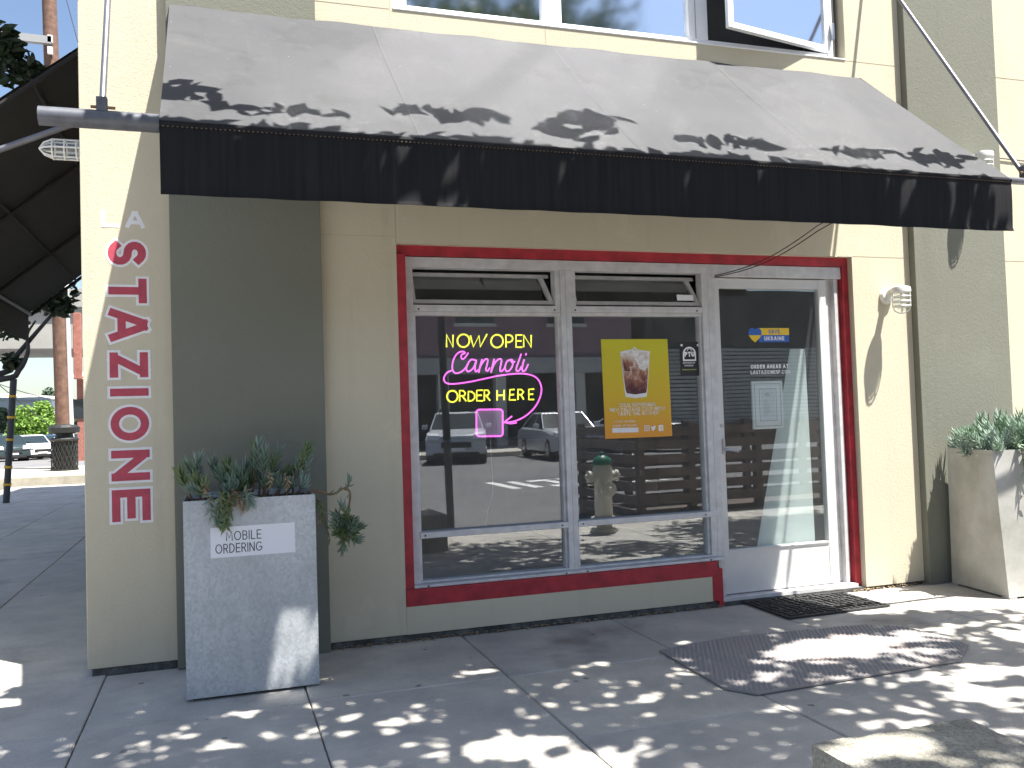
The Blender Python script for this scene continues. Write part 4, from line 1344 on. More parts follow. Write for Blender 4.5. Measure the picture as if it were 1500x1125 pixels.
tag(L2.build('foliage', 'succulent_green', sc1, smooth=True), kind='stuff')

sc2 = thing('succulent_plant', 'blue-green sunlit finger-leaf succulent filling the pale planter', 'plant', (5.0, -0.4, 0.86))
L3, S3 = MB(), MB()
rng = random.Random(11)
cen = (FLt + FRt + BRt + BLt) / 4
for k in range(150):
    a_, b_ = rng.random(), rng.random()
    r0 = Vector((*(FLt * (1 - a_) * (1 - b_) + FRt * a_ * (1 - b_) + BRt * a_ * b_ + BLt * (1 - a_) * b_), RH - 0.04))
    r0 = r0.lerp(Vector((*cen, RH - 0.04)), 0.1)
    hgt = rng.uniform(0.06, 0.20) * (0.6 + 0.7 * min(1, a_ * 2.2))
    T_ = r0 + Vector((rng.uniform(-.07, .07) - 0.03, rng.uniform(-.08, .06), hgt))
    sprig(L3, S3, [r0, r0.lerp(T_, .5) + Vector((0, 0, -.01)), T_], 22, 0.062, rng, 0.0068, 0.2)
for k in range(5):
    r0 = Vector((*(FLt * .7 + BLt * .3), RH - .03)) + Vector((.1, rng.uniform(-.1, .1), 0))
    T_ = r0 + Vector((-.10 - .02 * k, rng.uniform(-.05, .08), .12 + rng.random() * .05))
    sprig(L3, S3, [r0, r0.lerp(T_, .5) + Vector((0, 0, -.02)), T_], 26, 0.06, rng, 0.0068, 0.35)
for k in range(7):       # strands hanging over the front
    a_ = 0.30 + 0.1 * k
    top = Vector((*(FLt * (1 - a_) + FRt * a_), RH)) + Vector((0, -.02, 0.02))
    dn = top + Vector((rng.uniform(-.03, .03), -.025, -rng.uniform(.1, .34)))
    sprig(L3, S3, [top + Vector((0, .05, 0)), top, dn], 26, 0.05, rng, 0.006, 0.2)
S3.build('stems', 'stem_brown', sc2, smooth=True)
tag(L3.build('foliage', 'succulent_blue', sc2, smooth=True), kind='stuff')

# ================================================================== THINGS ON THE PAVEMENT
mat_t = thing('door_mat', 'black rubber door mat with a raised maze pattern before the door', 'mat', (3.53, -0.22, 0.004))
MB().prism([(3.165, 0.012), (3.155, -0.49), (3.895, -0.475), (3.905, 0.018)][::-1], lambda u, v, d: (u, v, d), 0.004, 0.014).build('mat_base', 'rubber', mat_t)
rb = MB()
cs = 0.044
for i in range(16):
    for j in range(10):
        x = 3.185 + i * cs; y = -0.455 + j * cs
        if rng.random() < 0.5:
            rb.box(x, x + cs * (1.0 if rng.random() < .6 else .55), y, y + cs * .42, 0.0141, 0.021)
        else:
            rb.box(x, x + cs * .42, y, y + cs * (.96 if rng.random() < .6 else .6), 0.0141, 0.021)
tag(rb.build('raised_bars', 'rubber', mat_t), kind='stuff')

pt = [(2.15, -0.79), (2.118, -1.47), (2.20, -1.60), (3.36, -1.56), (3.62, -1.35), (3.60, -0.93), (3.42, -0.79), (2.66, -0.71), (2.45, -0.735)]
tp = MB().prism(pt[::-1], lambda u, v, d: (u, v, d), 0.0035, 0.011).build('tread_plate', 'tread_steel')
stud = MB()
def inside(x, y, poly):
    c_ = False
    for i in range(len(poly)):
        (xa, ya), (xb, yb) = poly[i], poly[i - 1]
        if (ya > y) != (yb > y) and x < (xb - xa) * (y - ya) / (yb - ya) + xa:
            c_ = not c_
    return c_
for i in range(62):
    for j in range(38):
        x = 2.13 + i * .0255 + (.0127 if j % 2 else 0); y = -1.59 + j * .0242
        if not (inside(x - .012, y, pt) and inside(x + .012, y, pt) and inside(x, y - .012, pt) and inside(x, y + .012, pt)) or abs((x - 2.14) * .55 + (y + .79) * .05 - .075) < .006:
            continue
        stud.add([(x - .0105, y, .0112), (x, y - .0085, .0112), (x + .0105, y, .0112), (x, y + .0085, .0112), (x, y, .0185)], [(0, 1, 4), (1, 2, 4), (2, 3, 4), (3, 0, 4)])
tag(stud.build('studs', 'tread_steel', tp), kind='stuff')
tag(tp, 'worn steel tread plate with a chequered pattern set on the pavement', 'plate')

blk = MB()
b0, b1, by, bh = 1.50, 2.015, -2.932, 0.35
pts_b = [(b0, by), (b1, by - .01), (b1 - .03, by - .62), (b0 - .02, by - .60)]
nb = 10
vs = []
top = MB()
gridv = []
for j in range(nb + 1):
    for i in range(nb + 1):
        a_, b_ = i / nb, j / nb
        x = (pts_b[0][0] * (1 - a_) + pts_b[1][0] * a_) * (1 - b_) + (pts_b[3][0] * (1 - a_) + pts_b[2][0] * a_) * b_
        y = (pts_b[0][1] * (1 - a_) + pts_b[1][1] * a_) * (1 - b_) + (pts_b[3][1] * (1 - a_) + pts_b[2][1] * a_) * b_
        edge = i in (0, nb) or j in (0, nb)
        gridv.append((x + rng.uniform(-.003, .003), y + rng.uniform(-.003, .003), bh + rng.uniform(-.003, .003) - (0.006 if edge else 0)))
n1 = nb + 1
ring = [(i, 0) for i in range(nb)] + [(nb, j) for j in range(nb)] + [(nb - i, nb) for i in range(nb)] + [(0, nb - j) for j in range(nb)]
fs = [(j * n1 + i, (j + 1) * n1 + i, (j + 1) * n1 + i + 1, j * n1 + i + 1) for j in range(nb) for i in range(nb)]
vs = list(gridv)
low = len(vs)
for i, j in ring:
    x, y, z = gridv[j * n1 + i]
    vs.append((x + rng.uniform(-.002, .002), y + rng.uniform(-.002, .002), 0.0))
for k in range(len(ring)):
    a_ = ring[k][1] * n1 + ring[k][0]; kk = (k + 1) % len(ring); b_ = ring[kk][1] * n1 + ring[kk][0]
    fs.append((a_, b_, low + kk, low + k))
blk.add(vs, fs)
bo = blk.build('concrete_block', 'concrete_rough')
tag(bo, 'rough concrete block standing on the pavement near the tread plate', 'block')

# dry leaves along the foot of the wall
lit = MB()
for k in range(420):
    x = rng.uniform(0.56, 3.0); y = -abs(rng.gauss(0.012, 0.02)); s_ = rng.uniform(.006, .018)
    if k > 330:
        x = rng.uniform(4.0, 4.6); y = -abs(rng.gauss(0.01, 0.02))
    th = rng.random() * 6.28; z = 0.004 + rng.random() * .008
    c_, si = math.cos(th) * s_, math.sin(th) * s_
    lit.add([(x - c_, y - si, z), (x + si * .5, y - c_ * .5, z + .006), (x + c_, y + si, z + .002), (x - si * .5, y + c_ * .5, z + .005)], [(0, 1, 2, 3)])
tag(lit.build('leaf_litter', 'litter_leaf'), 'dry leaf crumbs gathered along the foot of the wall', 'leaves', kind='stuff')

# ================================================================== TREES
SUN_GAPS = []


def leaf_cloud(centres, n, size, rs, elong=2.0, flat=0.35):
    """n leaf blades spread through blobs (x, y, z, rx, ry, rz, weight)"""
    g = np.random.default_rng(rs)
    C = np.array(centres, float)
    w_ = C[:, 6] / C[:, 6].sum()
    idx = g.choice(len(C), n, p=w_)
    d = g.normal(size=(n, 3)); d /= np.linalg.norm(d, axis=1)[:, None]
    rad = g.random(n) ** (1 / 2.2)
    p_ = C[idx, :3] + d * rad[:, None] * C[idx, 3:6]
    if SUN_GAPS:       # leaves left out along the sun's path to place light patches
        keep = np.ones(n, bool)
        gx, gy = p_[:, 0] - .272 * p_[:, 2], p_[:, 1] + .3125 * p_[:, 2]
        for (cx, cy, rx, ry) in SUN_GAPS:
            keep &= ((gx - cx) / rx) ** 2 + ((gy - cy) / ry) ** 2 > 1 + .9 * (g.random(n) - .5)
        p_ = p_[keep]; n = len(p_)
    ax = g.normal(size=(n, 3)); ax[:, 2] *= 0.55; ax /= np.linalg.norm(ax, axis=1)[:, None]
    nr = g.normal(size=(n, 3)); nr[:, 2] += 1.0
    sd = np.cross(ax, nr); sd /= np.linalg.norm(sd, axis=1)[:, None] + 1e-9
    L_ = size * (0.7 + 0.6 * g.random(n))[:, None]
    W_ = L_ / elong
    nn = np.cross(sd, ax)
    cup_ = 0.12 * L_ * nn
    v0 = p_ - ax * L_ * .5
    v1 = p_ - ax * L_ * .15 + sd * W_ * .5 + cup_
    v2 = p_ + ax * L_ * .25 + sd * W_ * .42 + cup_
    v3 = p_ + ax * L_ * .55
    v4 = p_ + ax * L_ * .25 - sd * W_ * .42 + cup_
    v5 = p_ - ax * L_ * .15 - sd * W_ * .5 + cup_
    V = np.stack([v0, v1, v2, v3, v4, v5], 1).reshape(-1, 3)
    F = [(6 * i, 6 * i + 1, 6 * i + 2, 6 * i + 3) for i in range(n)] + [(6 * i, 6 * i + 3, 6 * i + 4, 6 * i + 5) for i in range(n)]
    mb = MB(); mb.v = [tuple(map(float, q_)) for q_ in V]; mb.f = F
    return mb


def blobs(c, r, k, rs, br=(0.5, 0.8), flat=0.7):
    g = random.Random(rs)
    out = []
    for _ in range(k):
        d = Vector((g.gauss(0, 1), g.gauss(0, 1), g.gauss(0, 1))).normalized() * (g.random() ** 0.5)
        b_ = g.uniform(*br)
        out.append((c[0] + d.x * r[0], c[1] + d.y * r[1], c[2] + d.z * r[2], b_, b_, b_ * flat, b_ ** 3))
    return out


def tree(name, label, base_, trunk_pts, limbs, centres, n, size, leafm, barkm, rs, r0=0.12, group=None):
    t_ = thing(name, label, 'tree', base_, group)
    tp_ = spline(trunk_pts, 4)
    MB().tube(tp_, [r0 * (1 - 0.45 * i / (len(tp_) - 1)) for i in range(len(tp_))], 10).build('trunk', barkm, t_, smooth=True)
    for l_ in limbs:
        lp_ = spline(l_, 4)
        MB().tube(lp_, [r0 * 0.5 * (1 - 0.75 * i / (len(lp_) - 1)) for i in range(len(lp_))], 7).build('limb', barkm, t_, smooth=True)
    if n:
        tag(leaf_cloud(centres, n, size, rs).build('crown', leafm, t_), kind='stuff')
    return t_


TREES = 'street trees along the kerb'
SUN_GAPS[:] = [(1.50, -2.92, .22, .11), (1.0, -1.74, .26, .15), (1.2, -.76, .17, .06), (1.25, -1.98, .24, .13), (.75, -1.95, .15, .09), (1.75, -.86, .13, .05), (2.98, -1.12, .46, .22), (3.8, -.35, .6, .28), (3.35, -1.75, .3, .11),
           (3.1, -1.97, .22, .1), (.3, -.58, .14, .11), (.1, -.9, .2, .045), (-.4, -.75, .16, .04), (2.35, -1.42, .16, .05), (4.3, -.62, .45, .13), (4.2, -1.3, .4, .12), (2.36, -.67, .1, .04), (.7, -1.3, .12, .05), (1.75, -1.45, .12, .06), (.45, -1.75, .12, .06)]  # crown openings aimed at the ground spots that should be sunlit
# main tree over the pavement in front of the shop (above the picture)
ca = [(1.3, -3.0, 4.55, 1.15, 0.95, 0.55, 1.3), (2.6, -2.9, 4.5, 1.1, 0.95, 0.6, 1.3), (0.1, -2.9, 4.4, 0.9, 0.8, 0.55, .9), (3.6, -3.1, 4.5, 0.9, 0.8, 0.5, .75),
      (2.0, -3.9, 4.9, 1.2, 0.9, 0.7, 1.0), (0.6, -4.0, 4.8, 1.1, 0.9, 0.6, .8), (3.2, -3.9, 4.7, 0.9, 0.8, 0.6, .6),
      (0.9, -2.1, 4.15, 0.7, 0.42, 0.3, .34), (2.2, -2.1, 4.15, 0.8, 0.42, 0.28, .38), (3.4, -2.25, 4.15, 0.6, 0.4, 0.3, .26), (4.35, -2.35, 4.3, 0.5, 0.35, 0.3, .16), (-0.1, -2.2, 4.1, 0.5, 0.4, 0.3, .2),
      (4.6, -3.3, 4.6, 0.7, 0.7, 0.45, .30),
      (2.4, -4.6, 5.7, .9, .8, .6, .55), (3.4, -4.7, 5.9, .8, .7, .55, .5), (4.4, -4.6, 5.9, .7, .6, .5, .4)]
ca += [(x, -2.0 - .04 * ((k * 7) % 3), 4.08 + .05 * ((k * 5) % 4), .42, .30, .20, .23) for k, x in enumerate(np.arange(0.2, 5.3, .5))]  # leaf strip added to keep the valance in shadow
ca += [(0.25, -1.40, 4.1, .16, .12, .10, .035), (1.45, -1.42, 4.15, .34, .09, .06, .025), (2.25, -1.36, 4.2, .2, .13, .08, .035), (2.05, -1.5, 4.15, .22, .1, .06, .03), (2.95, -1.5, 4.1, .35, .06, .05, .03), (3.8, -1.5, 4.1, .3, .07, .05, .03), (4.35, -1.5, 4.1, .28, .12, .06, .045), (0.7, -1.52, 4.1, .3, .06, .05, .02)]  # small sprays added to throw leaf shadows on the canopy
ca += [(x, -1.80 - .03 * (k % 2), 4.1 + .04 * (k % 3), .30, .12, .10, .055) for k, x in enumerate(np.arange(0.2, 4.9, .33))]  # thin extra strip, densest where it darkens the valance
tree('street_tree', 'broad-leaved street tree by the kerb shading the pavement before the shop', (1.25, -4.72, 0),
     [(1.25, -4.72, -0.02), (1.27, -4.66, 1.4), (1.4, -4.45, 2.9), (1.6, -4.0, 3.9)],
     [[(1.5, -4.2, 3.5), (2.2, -3.6, 4.1), (3.4, -3.1, 4.5)], [(1.5, -4.2, 3.4), (1.2, -3.3, 4.0), (0.9, -2.3, 4.2)], [(1.6, -4.0, 3.8), (2.0, -3.0, 4.3), (2.3, -2.1, 4.3)], [(1.4, -4.4, 3.0), (0.6, -3.8, 4.0), (-0.2, -2.9, 4.5)]],
     ca, 10000, 0.145, 'leaf_dark', 'bark', 21, 0.11, TREES)
# second tree further along the kerb
cb = [(6.3, -3.2, 4.7, 1.1, 0.9, 0.6, 1.0), (7.4, -3.4, 4.8, 1.2, 1.0, 0.7, 1.2), (5.4, -2.9, 4.55, 0.8, 0.55, 0.4, .45), (8.2, -4.4, 5.0, 1.2, 1.0, 0.8, 1.0), (6.6, -4.4, 5.0, 1.1, 1.0, 0.7, .9), (5.0, -3.8, 4.9, .5, .5, .4, .2), (6.6, -4.6, 5.5, .7, .6, .45, .5), (7.6, -4.7, 5.6, .7, .6, .45, .5)]
tree('street_tree', 'second street tree further along the kerb past the door', (8.3, -4.1, 0),
     [(8.3, -4.1, -0.02), (8.25, -4.1, 1.6), (8.1, -4.05, 3.2), (7.8, -3.9, 4.2)],
     [[(8.1, -4.0, 3.2), (7.2, -3.5, 4.3), (6.2, -3.2, 4.7)], [(8.0, -4.0, 3.4), (8.3, -4.4, 4.4), (8.5, -4.8, 5.2)], [(8.1, -4.05, 3.0), (7.0, -4.2, 4.3), (6.4, -4.5, 5.0)]],
     cb, 5600, 0.15, 'leaf_dark', 'bark', 33, 0.12, TREES)
SUN_GAPS[:] = []
# tree on the side street: its twigs reach in from the edge of the picture
def W(x, y, Y): 
    return tuple(at(x, y, Y))
cc_ = [(-3.0, 6.4, 5.9, .75, .8, .6, .7), (-3.4, 7.0, 5.2, 1.0, 1.0, .9, 1.0), (*W(15, 95, 6.0), .28, .3, .26, .28), (*W(45, 105, 6.2), .18, .2, .12, .12), (*W(8, 60, 6.0), .16, .2, .2, .08),
       (*W(85, 447, 7.6), .20, .2, .16, .16), (*W(40, 440, 7.6), .32, .3, .18, .2), (*W(18, 530, 7.2), .12, .15, .08, .05), (*W(70, 425, 8.0), .4, .3, .15, .2), (*W(10, 480, 7.5), .25, .3, .15, .1)]
tree('street_tree', 'dark leafy tree behind the side awning with a bent low branch', (-3.7, 7.2, 0),
     [(-3.7, 7.2, -0.02), (-3.68, 7.2, 1.4), (-3.6, 7.1, 2.6), (-3.4, 7.0, 4.6)],
     [[(-3.66, 7.2, 1.9), W(0, 548, 7.3), W(25, 520, 7.3), W(55, 485, 7.4), W(85, 452, 7.6), W(112, 432, 7.9)], [(-3.66, 7.2, 1.85), W(0, 556, 7.1), W(28, 542, 7.1), W(41, 515, 7.2), W(40, 490, 7.3), W(52, 470, 7.4)],
      [(-3.5, 7.0, 4.2), (-3.0, 6.5, 5.4), W(28, 70, 6.0)]],
     cc_, 2000, 0.15, 'leaf_deep', 'bark_dark', 5, 0.09, TREES)

# ================================================================== LEFT BACKGROUND
ki = MB().box(-9.0, -2.4, 18.0, 23.5, -0.155, 0.20).build('traffic_island', 'kerb_concrete', bevel=0.03)
tag(ki, kind='structure')
up_ = thing('utility_pole', 'brown wooden utility pole behind the black street bin', 'pole', (-3.85, 21.6, 0.2))
pb = Vector(W(97, 690, 21.6)); pb.z = 0.2
ptp = Vector(W(70, -60, 21.6))
MB().tube([pb, pb.lerp(ptp, .5), ptp], [0.23, 0.205, 0.18], 14).build('pole_shaft', 'wood_pole', up_, smooth=True)
cd = MB(); off = Vector((0.19, -0.15, 0)); cd.tube([pb + off, pb.lerp(ptp, .62) + off], 0.055, 8); cd.build('conduit', 'roof_pale', up_)
for k in (0.06, 0.30, 0.43, 0.52):
    q_ = pb.lerp(ptp, k)
    MB().tube([(q_.x - .24, q_.y - .2, q_.z), (q_.x + .26, q_.y - .2, q_.z)], 0.02, 6).build('strap', 'steel', up_)
q_ = pb.lerp(ptp, 0.47)
MB().box(q_.x + .35, q_.x + .55, q_.y - .1, q_.y + .1, 2.6, 4.4).build('equipment_box', 'brick_red', up_, bevel=0.02)
for yy in (55, 72):
    q_ = Vector(W(73, yy, 21.3))
    MB().box(q_.x - .06, q_.x + .06, q_.y, q_.y + .1, q_.z - .12, q_.z + .08).build('bracket', 'roof_pale', up_)
q_ = Vector(W(60, 66, 21.6))
MB().hexa([(q_.x - 2.2, 21.3, q_.z + .0), (q_.x + .3, 21.3, q_.z - .05), (q_.x + .3, 21.45, q_.z - .05), (q_.x - 2.2, 21.45, q_.z)], [(q_.x - 2.2, 21.3, q_.z + .22), (q_.x + .3, 21.3, q_.z + .15), (q_.x + .3, 21.45, q_.z + .15), (q_.x - 2.2, 21.45, q_.z + .22)]).build('crossarm', 'lamp_grey', up_)

bn = thing('street_bin', 'black lattice street litter bin with a domed lid', 'bin', (-4.0, 20.4, 0.2))
bc = Vector(W(95, 690, 20.4)); bc.z = 0.2
MB().lathe([(0.27, 0.05), (0.29, 0.75)], bc, (0, 0, 1), 18).build('liner', 'can_black', bn)
lat = MB()
for k in range(20):
    for s_ in (1, -1):
        th0 = 2 * math.pi * k / 20
        lat.tube([(bc.x + .31 * math.cos(th0 + s_ * a_ * .9), bc.y + .31 * math.sin(th0 + s_ * a_ * .9), bc.z + .04 + .74 * a_) for a_ in (0, .33, .66, 1)], .012, 4)
lat.build('lattice', 'can_black', bn)
MB().lathe([(0.33, 0.0), (0.33, 0.05), (.30, .05)], bc, (0, 0, 1), 18).build('foot_ring', 'can_black', bn)
MB().lathe([(0.33, 0.76), (0.35, 0.80), (.30, .84)], bc, (0, 0, 1), 18).build('rim', 'can_black', bn)
MB().lathe([(0.22, 0.84), (0.20, 0.93), (0.36, 0.97), (0.37, 1.10), (0.30, 1.16), (.05, 1.19)], bc, (0, 0, 1), 18).build('lid', 'can_black', bn)

sp0 = Vector(at_z(9, 737, 0.0))
sgp = thing('banded_pole', 'slim dark leaning pole with orange bands on the side street kerb', 'pole', tuple(sp0))
sp1 = Vector(W(20, 555, sp0.y))
MB().tube([sp0, sp1], 0.055, 10).build('pole_shaft', 'pole_dark', sgp)
for k in (0.28, 0.50, 0.68, 0.85, 0.14):
    q_ = sp0.lerp(sp1, k); q2 = sp0.lerp(sp1, k + .018)
    MB().tube([q_, q2], 0.066, 10).build('band', 'paint_yellow', sgp)

# overpass
ov = thing('concrete_overpass', 'long grey concrete overpass deck beyond the side street', 'bridge', (-10, 90, 0))
zb_, zt_ = W(60, 513, 90)[2], W(60, 440, 90)[2]
MB().box(-90, 40, 88, 100, zb_, zt_).build('deck', 'overpass', ov)
MB().box(-90, 40, 87.5, 88, zt_ - .9, zt_ + .8).build('parapet', 'overpass', ov)
for x in (-45, -65, 4):
    MB().box(x - .8, x + .8, 93, 95, -0.9, zb_).build('pier', 'overpass', ov)

# cars
def make_car(name, label, loc, rz, paint, length=4.4, width=1.78, height=1.46, wagon=False, detail=True, rack=False, group=None):
    t_ = thing(name, label, 'car', (0, 0, 0), group)
    Lh, Wd = length / 2, width / 2
    # side outline (front at -y)
    hood, belt = 0.62 * height, 0.66 * height
    low = [(-Lh, .30), (-Lh + .02, .55), (-Lh + .12, hood - .10), (-Lh * .48, hood + .04), (-Lh * .30, belt), (Lh * .78, belt + .04), (Lh * .97, belt - .02), (Lh, .55), (Lh - .03, .28)]
    b_ = MB()
    secs = []
    for sx, ins, zdrop in ((-1.0, 0, 0.10), (-.90, 0, 0.0), (.90, 0, 0.0), (1.0, 0, 0.10)):
        secs.append([(sx * Wd, y, (z - zdrop * (1 if z > .5 else 0))) for y, z in low])
    n = len(low)
    vs = [p_ for s_ in secs for p_ in s_]
    fs = [(k * n + i, k * n + (i + 1) % n, (k + 1) * n + (i + 1) % n, (k + 1) * n + i) for k in range(3) for i in range(n)]
    fs += [tuple(range(n)), tuple(range(3 * n, 4 * n))[::-1]]
    b_.add(vs, fs)
    body = b_.build('body', paint, t_, smooth=True, bevel=0.03)
    rear_top = Lh * .80 if wagon else Lh * .45
    rear_bot = Lh * .93 if wagon else Lh * .86
    def cabin(nm, mt, ys, zs, wb, wt, e=0.0, par=t_, bev=0.0):
        yb0, yt0, yt1, yb1 = ys; z0_, z1_ = zs
        a_ = [(-wb, yb0, z0_), (wb, yb0, z0_), (wb, yb1, z0_), (-wb, yb1, z0_)]
        c_ = [(-wt, yt0, z1_), (wt, yt0, z1_), (wt, yt1, z1_), (-wt, yt1, z1_)]
        return MB().hexa(a_, c_).build(nm, mt, par, bevel=bev)
    cab = cabin('cabin', 'car_glass', (-Lh * .34, -Lh * .02, rear_top, rear_bot), (belt - .03, height - .05), Wd * .93, Wd * .74)
    cabin('roof', paint, (-Lh * .03, Lh * .03, rear_top - .06, rear_top + .02), (height - .055, height), Wd * .755, Wd * .68, bev=.02)
    for s_ in (-1, 1):       # pillars
        pil = MB()
        for (yb_, yt_) in ((-Lh * .335, -Lh * .02), (Lh * .16, Lh * .14), (rear_bot - .03, rear_top - .03)):
            pil.tube([(s_ * Wd * .925, yb_, belt - .02), (s_ * Wd * .745, yt_, height - .04)], .022, 6)
        pil.build('pillar', paint, t_)
        mr = MB().box(s_ * (Wd + .02) - .0, s_ * (Wd + .20), -Lh * .28, -Lh * .20, belt + .02, belt + .15) if s_ > 0 else MB().box(-(Wd + .20), -(Wd + .02), -Lh * .28, -Lh * .20, belt + .02, belt + .15)
        mr.build('mirror', paint, t_, bevel=.02)
        hl = MB().hexa([(s_ * Wd * .55, -Lh - .005, hood - .22), (s_ * Wd * .93, -Lh + .03, hood - .22), (s_ * Wd * .97, -Lh + .35, hood - .08), (s_ * Wd * .60, -Lh + .15, hood - .08)],
                       [(s_ * Wd * .55, -Lh + .04, hood - .10), (s_ * Wd * .93, -Lh + .08, hood - .08), (s_ * Wd * .975, -Lh + .40, hood - .02), (s_ * Wd * .60, -Lh + .20, hood - .03)])
        hl.build('headlight', 'car_light', t_)
        for yy in (-Lh * .62, Lh * .62):
            whl = MB().lathe([(.20, -.11), (.31, -.10), (.325, -.05), (.325, .05), (.31, .10), (.20, .11)], (s_ * (Wd - .10), yy, .325), (1, 0, 0), 18).build('wheel', 'tyre', t_, smooth=True)
            MB().lathe([(.19, 0), (.19, .012), (.05, .02)], (s_ * (Wd + .005), yy, .325), (s_, 0, 0), 12).build('rim', 'steel', whl)
    MB().box(-Wd * .5, Wd * .5, -Lh - .012, -Lh + .05, .50, .66).build('grille', 'tyre', t_)
    MB().box(-Wd * .75, Wd * .75, -Lh - .02, -Lh + .05, .24, .36).build('intake', 'tyre', t_)
    MB().box(-.26, .26, -Lh - .03, -Lh - .015, .40, .50).build('number_plate', 'paper_white', t_)
    MB().box(-Wd * .9, Wd * .9, -Lh + .1, Lh - .1, .16, .30).build('underbody', 'tyre', t_)
    if rack:
        for s_ in (-1, 1):
            MB().box(s_ * Wd * .60 - .02, s_ * Wd * .60 + .02, -Lh * .0, rear_top - .1, height + .005, height + .06).build('roof_rail', 'tyre', t_)
        for yy in (.15, .9):
            MB().box(-Wd * .62, Wd * .62, yy, yy + .07, height + .06, height + .10).build('crossbar', 'tyre', t_)
    t_.location = loc
    t_.rotation_euler = (0, 0, rz)
    return t_


CG = 'cars parked across the street'
make_car('parked_car', 'silver wagon with roof rack mirrored in the window below the neon sign', (7.3, -22.6, -.16), R_(180 + 16), 'car_silver', 4.7, 1.8, 1.56, True, True, True, CG)
make_car('parked_car', 'silver hatchback mirrored in the window right of the wagon', (10.5, -21.6, -.16), R_(180 + 4), 'car_silver', 4.5, 1.78, 1.46, False, group=CG)
make_car('parked_car', 'white car mirrored behind the hydrant in the window', (14.2, -22.8, -.16), R_(180 - 60), 'car_white', 4.5, 1.78, 1.46, False, group=CG)
CG2 = 'cars parked at the far end of the side street'
for (x, Y, pnt, lab, wg, rz) in ((12, 54, 'car_dark', 'dark green car at the far left end of the side street', True, 18), (47, 56, 'car_white', 'white car between two darker cars beyond the side street', False, 25), (73, 60, 'car_blue', 'blue car just left of the black bin in the distance', False, 20), (118, 58, 'car_dark', 'dark car half hidden between the pole and the building corner', True, 15)):
    q_ = at(x, 660, Y)
    gz = -0.16 + (-0.59) * (Y - 25) / 50
    make_car('parked_car', lab, (q_[0], Y, gz), R_(rz), pnt, 4.4, 1.75, 1.5, wg, group=CG2)

# green tree, hill trees and pale buildings in the distance
gt = Vector(W(55, 655, 70)); gz = -0.69
def dist_tree(label, x, yb, yt, Y, wpx, leafm, n, rs, size):
    top = at(x, yt, Y); b_ = at(x, yb, Y)
    hgt = top[2] - gz
    wd = wpx / FPX * (Y + 5) / 2
    c_ = (b_[0], Y, gz + hgt * .6)
    t_ = thing('distant_tree', label, 'tree', (b_[0], Y, gz), 'trees in the distance')
    MB().tube([(b_[0], Y, gz), (b_[0] + .1, Y, gz + hgt * .6)], [.16, .08], 8).build('trunk', 'bark', t_)
    tag(leaf_cloud(blobs(c_, (wd * .75, wd * .75, hgt * .30), 16, rs, (wd * .28, wd * .42), .9), n, size, rs).build('crown', leafm, t_), kind='stuff')
dist_tree('bright green round tree behind the parked cars on the side street', 38, 655, 590, 68, 66, 'leaf_bright', 1500, 2, .34)
dist_tree('bright green tree beside the wooden pole in the distance', 74, 655, 578, 70, 62, 'leaf_bright', 1700, 3, .36)
dist_tree('hazy dark tree on the rise behind the bright green trees', 78, 640, 562, 130, 60, 'leaf_hill', 1300, 4, .7)
dist_tree('hazy pale tree top at the left picture edge in the distance', 10, 650, 592, 95, 40, 'leaf_hill', 800, 6, .5)
def far_house(label, x0, x1, yt, Y, wall, roof, nw):
    a_, b_ = at(x0, yt, Y), at(x1, yt, Y)
    t_ = thing('distant_building', label, 'building', ((a_[0] + b_[0]) / 2, Y + 4, -.7), 'buildings in the distance')
    MB().box(a_[0], b_[0], Y, Y + 10, -.75, a_[2] - .4).build('wall', wall, t_)
    MB().add([(a_[0] - .4, Y - .5, a_[2] - .4), (b_[0] + .4, Y - .5, a_[2] - .9), (b_[0] + .4, Y + 10.5, a_[2] - .1), (a_[0] - .4, Y + 10.5, a_[2] + .6)], [(0, 1, 2, 3)]).build('roof', roof, t_)
    for k in range(nw):
        xx = a_[0] + (b_[0] - a_[0]) * (k + .5) / nw
        MB().box(xx - .6, xx + .6, Y - .06, Y + .01, (a_[2] - .4) * .45, (a_[2] - .4) * .7).build('window', 'car_glass', t_)
far_house('pale blue low building with a white roof behind the green trees', -60, 62, 578, 98, 'facade_blue', 'roof_pale', 5)
far_house('pale building right of the wooden pole in the distance', 60, 150, 600, 105, 'stucco_pale', 'roof_pale', 4)
far_house('brown red house corner between the pole and the building edge', 112, 160, 540, 46, 'brick_red', 'roof_pale', 2)
# overhead wires
for i, (p0, p1, lab) in enumerate((((-40, 548), (95, 590), 'upper overhead wire crossing the sky left of the pole'), ((-40, 530), (96, 640), 'lower overhead wire crossing the sky left of the pole'))):
    a_, b_ = Vector(W(*p0, 40)), Vector(W(*p1, 40))
    tag(MB().tube([a_.lerp(b_, k / 6) - Vector((0, 0, .1 * math.sin(math.pi * k / 6))) for k in range(7)], 0.02, 5).build('overhead_wire', 'cable_black'), lab, 'wire', 'overhead wires')
a_, b_ = Vector(W(92, -20, 24)), Vector(W(114, 62, 21.7))
tag(MB().tube([a_, b_], 0.012, 5).build('overhead_wire', 'cable_black'), 'thin overhead wire between the pole top and the building corner', 'wire', 'overhead wires')

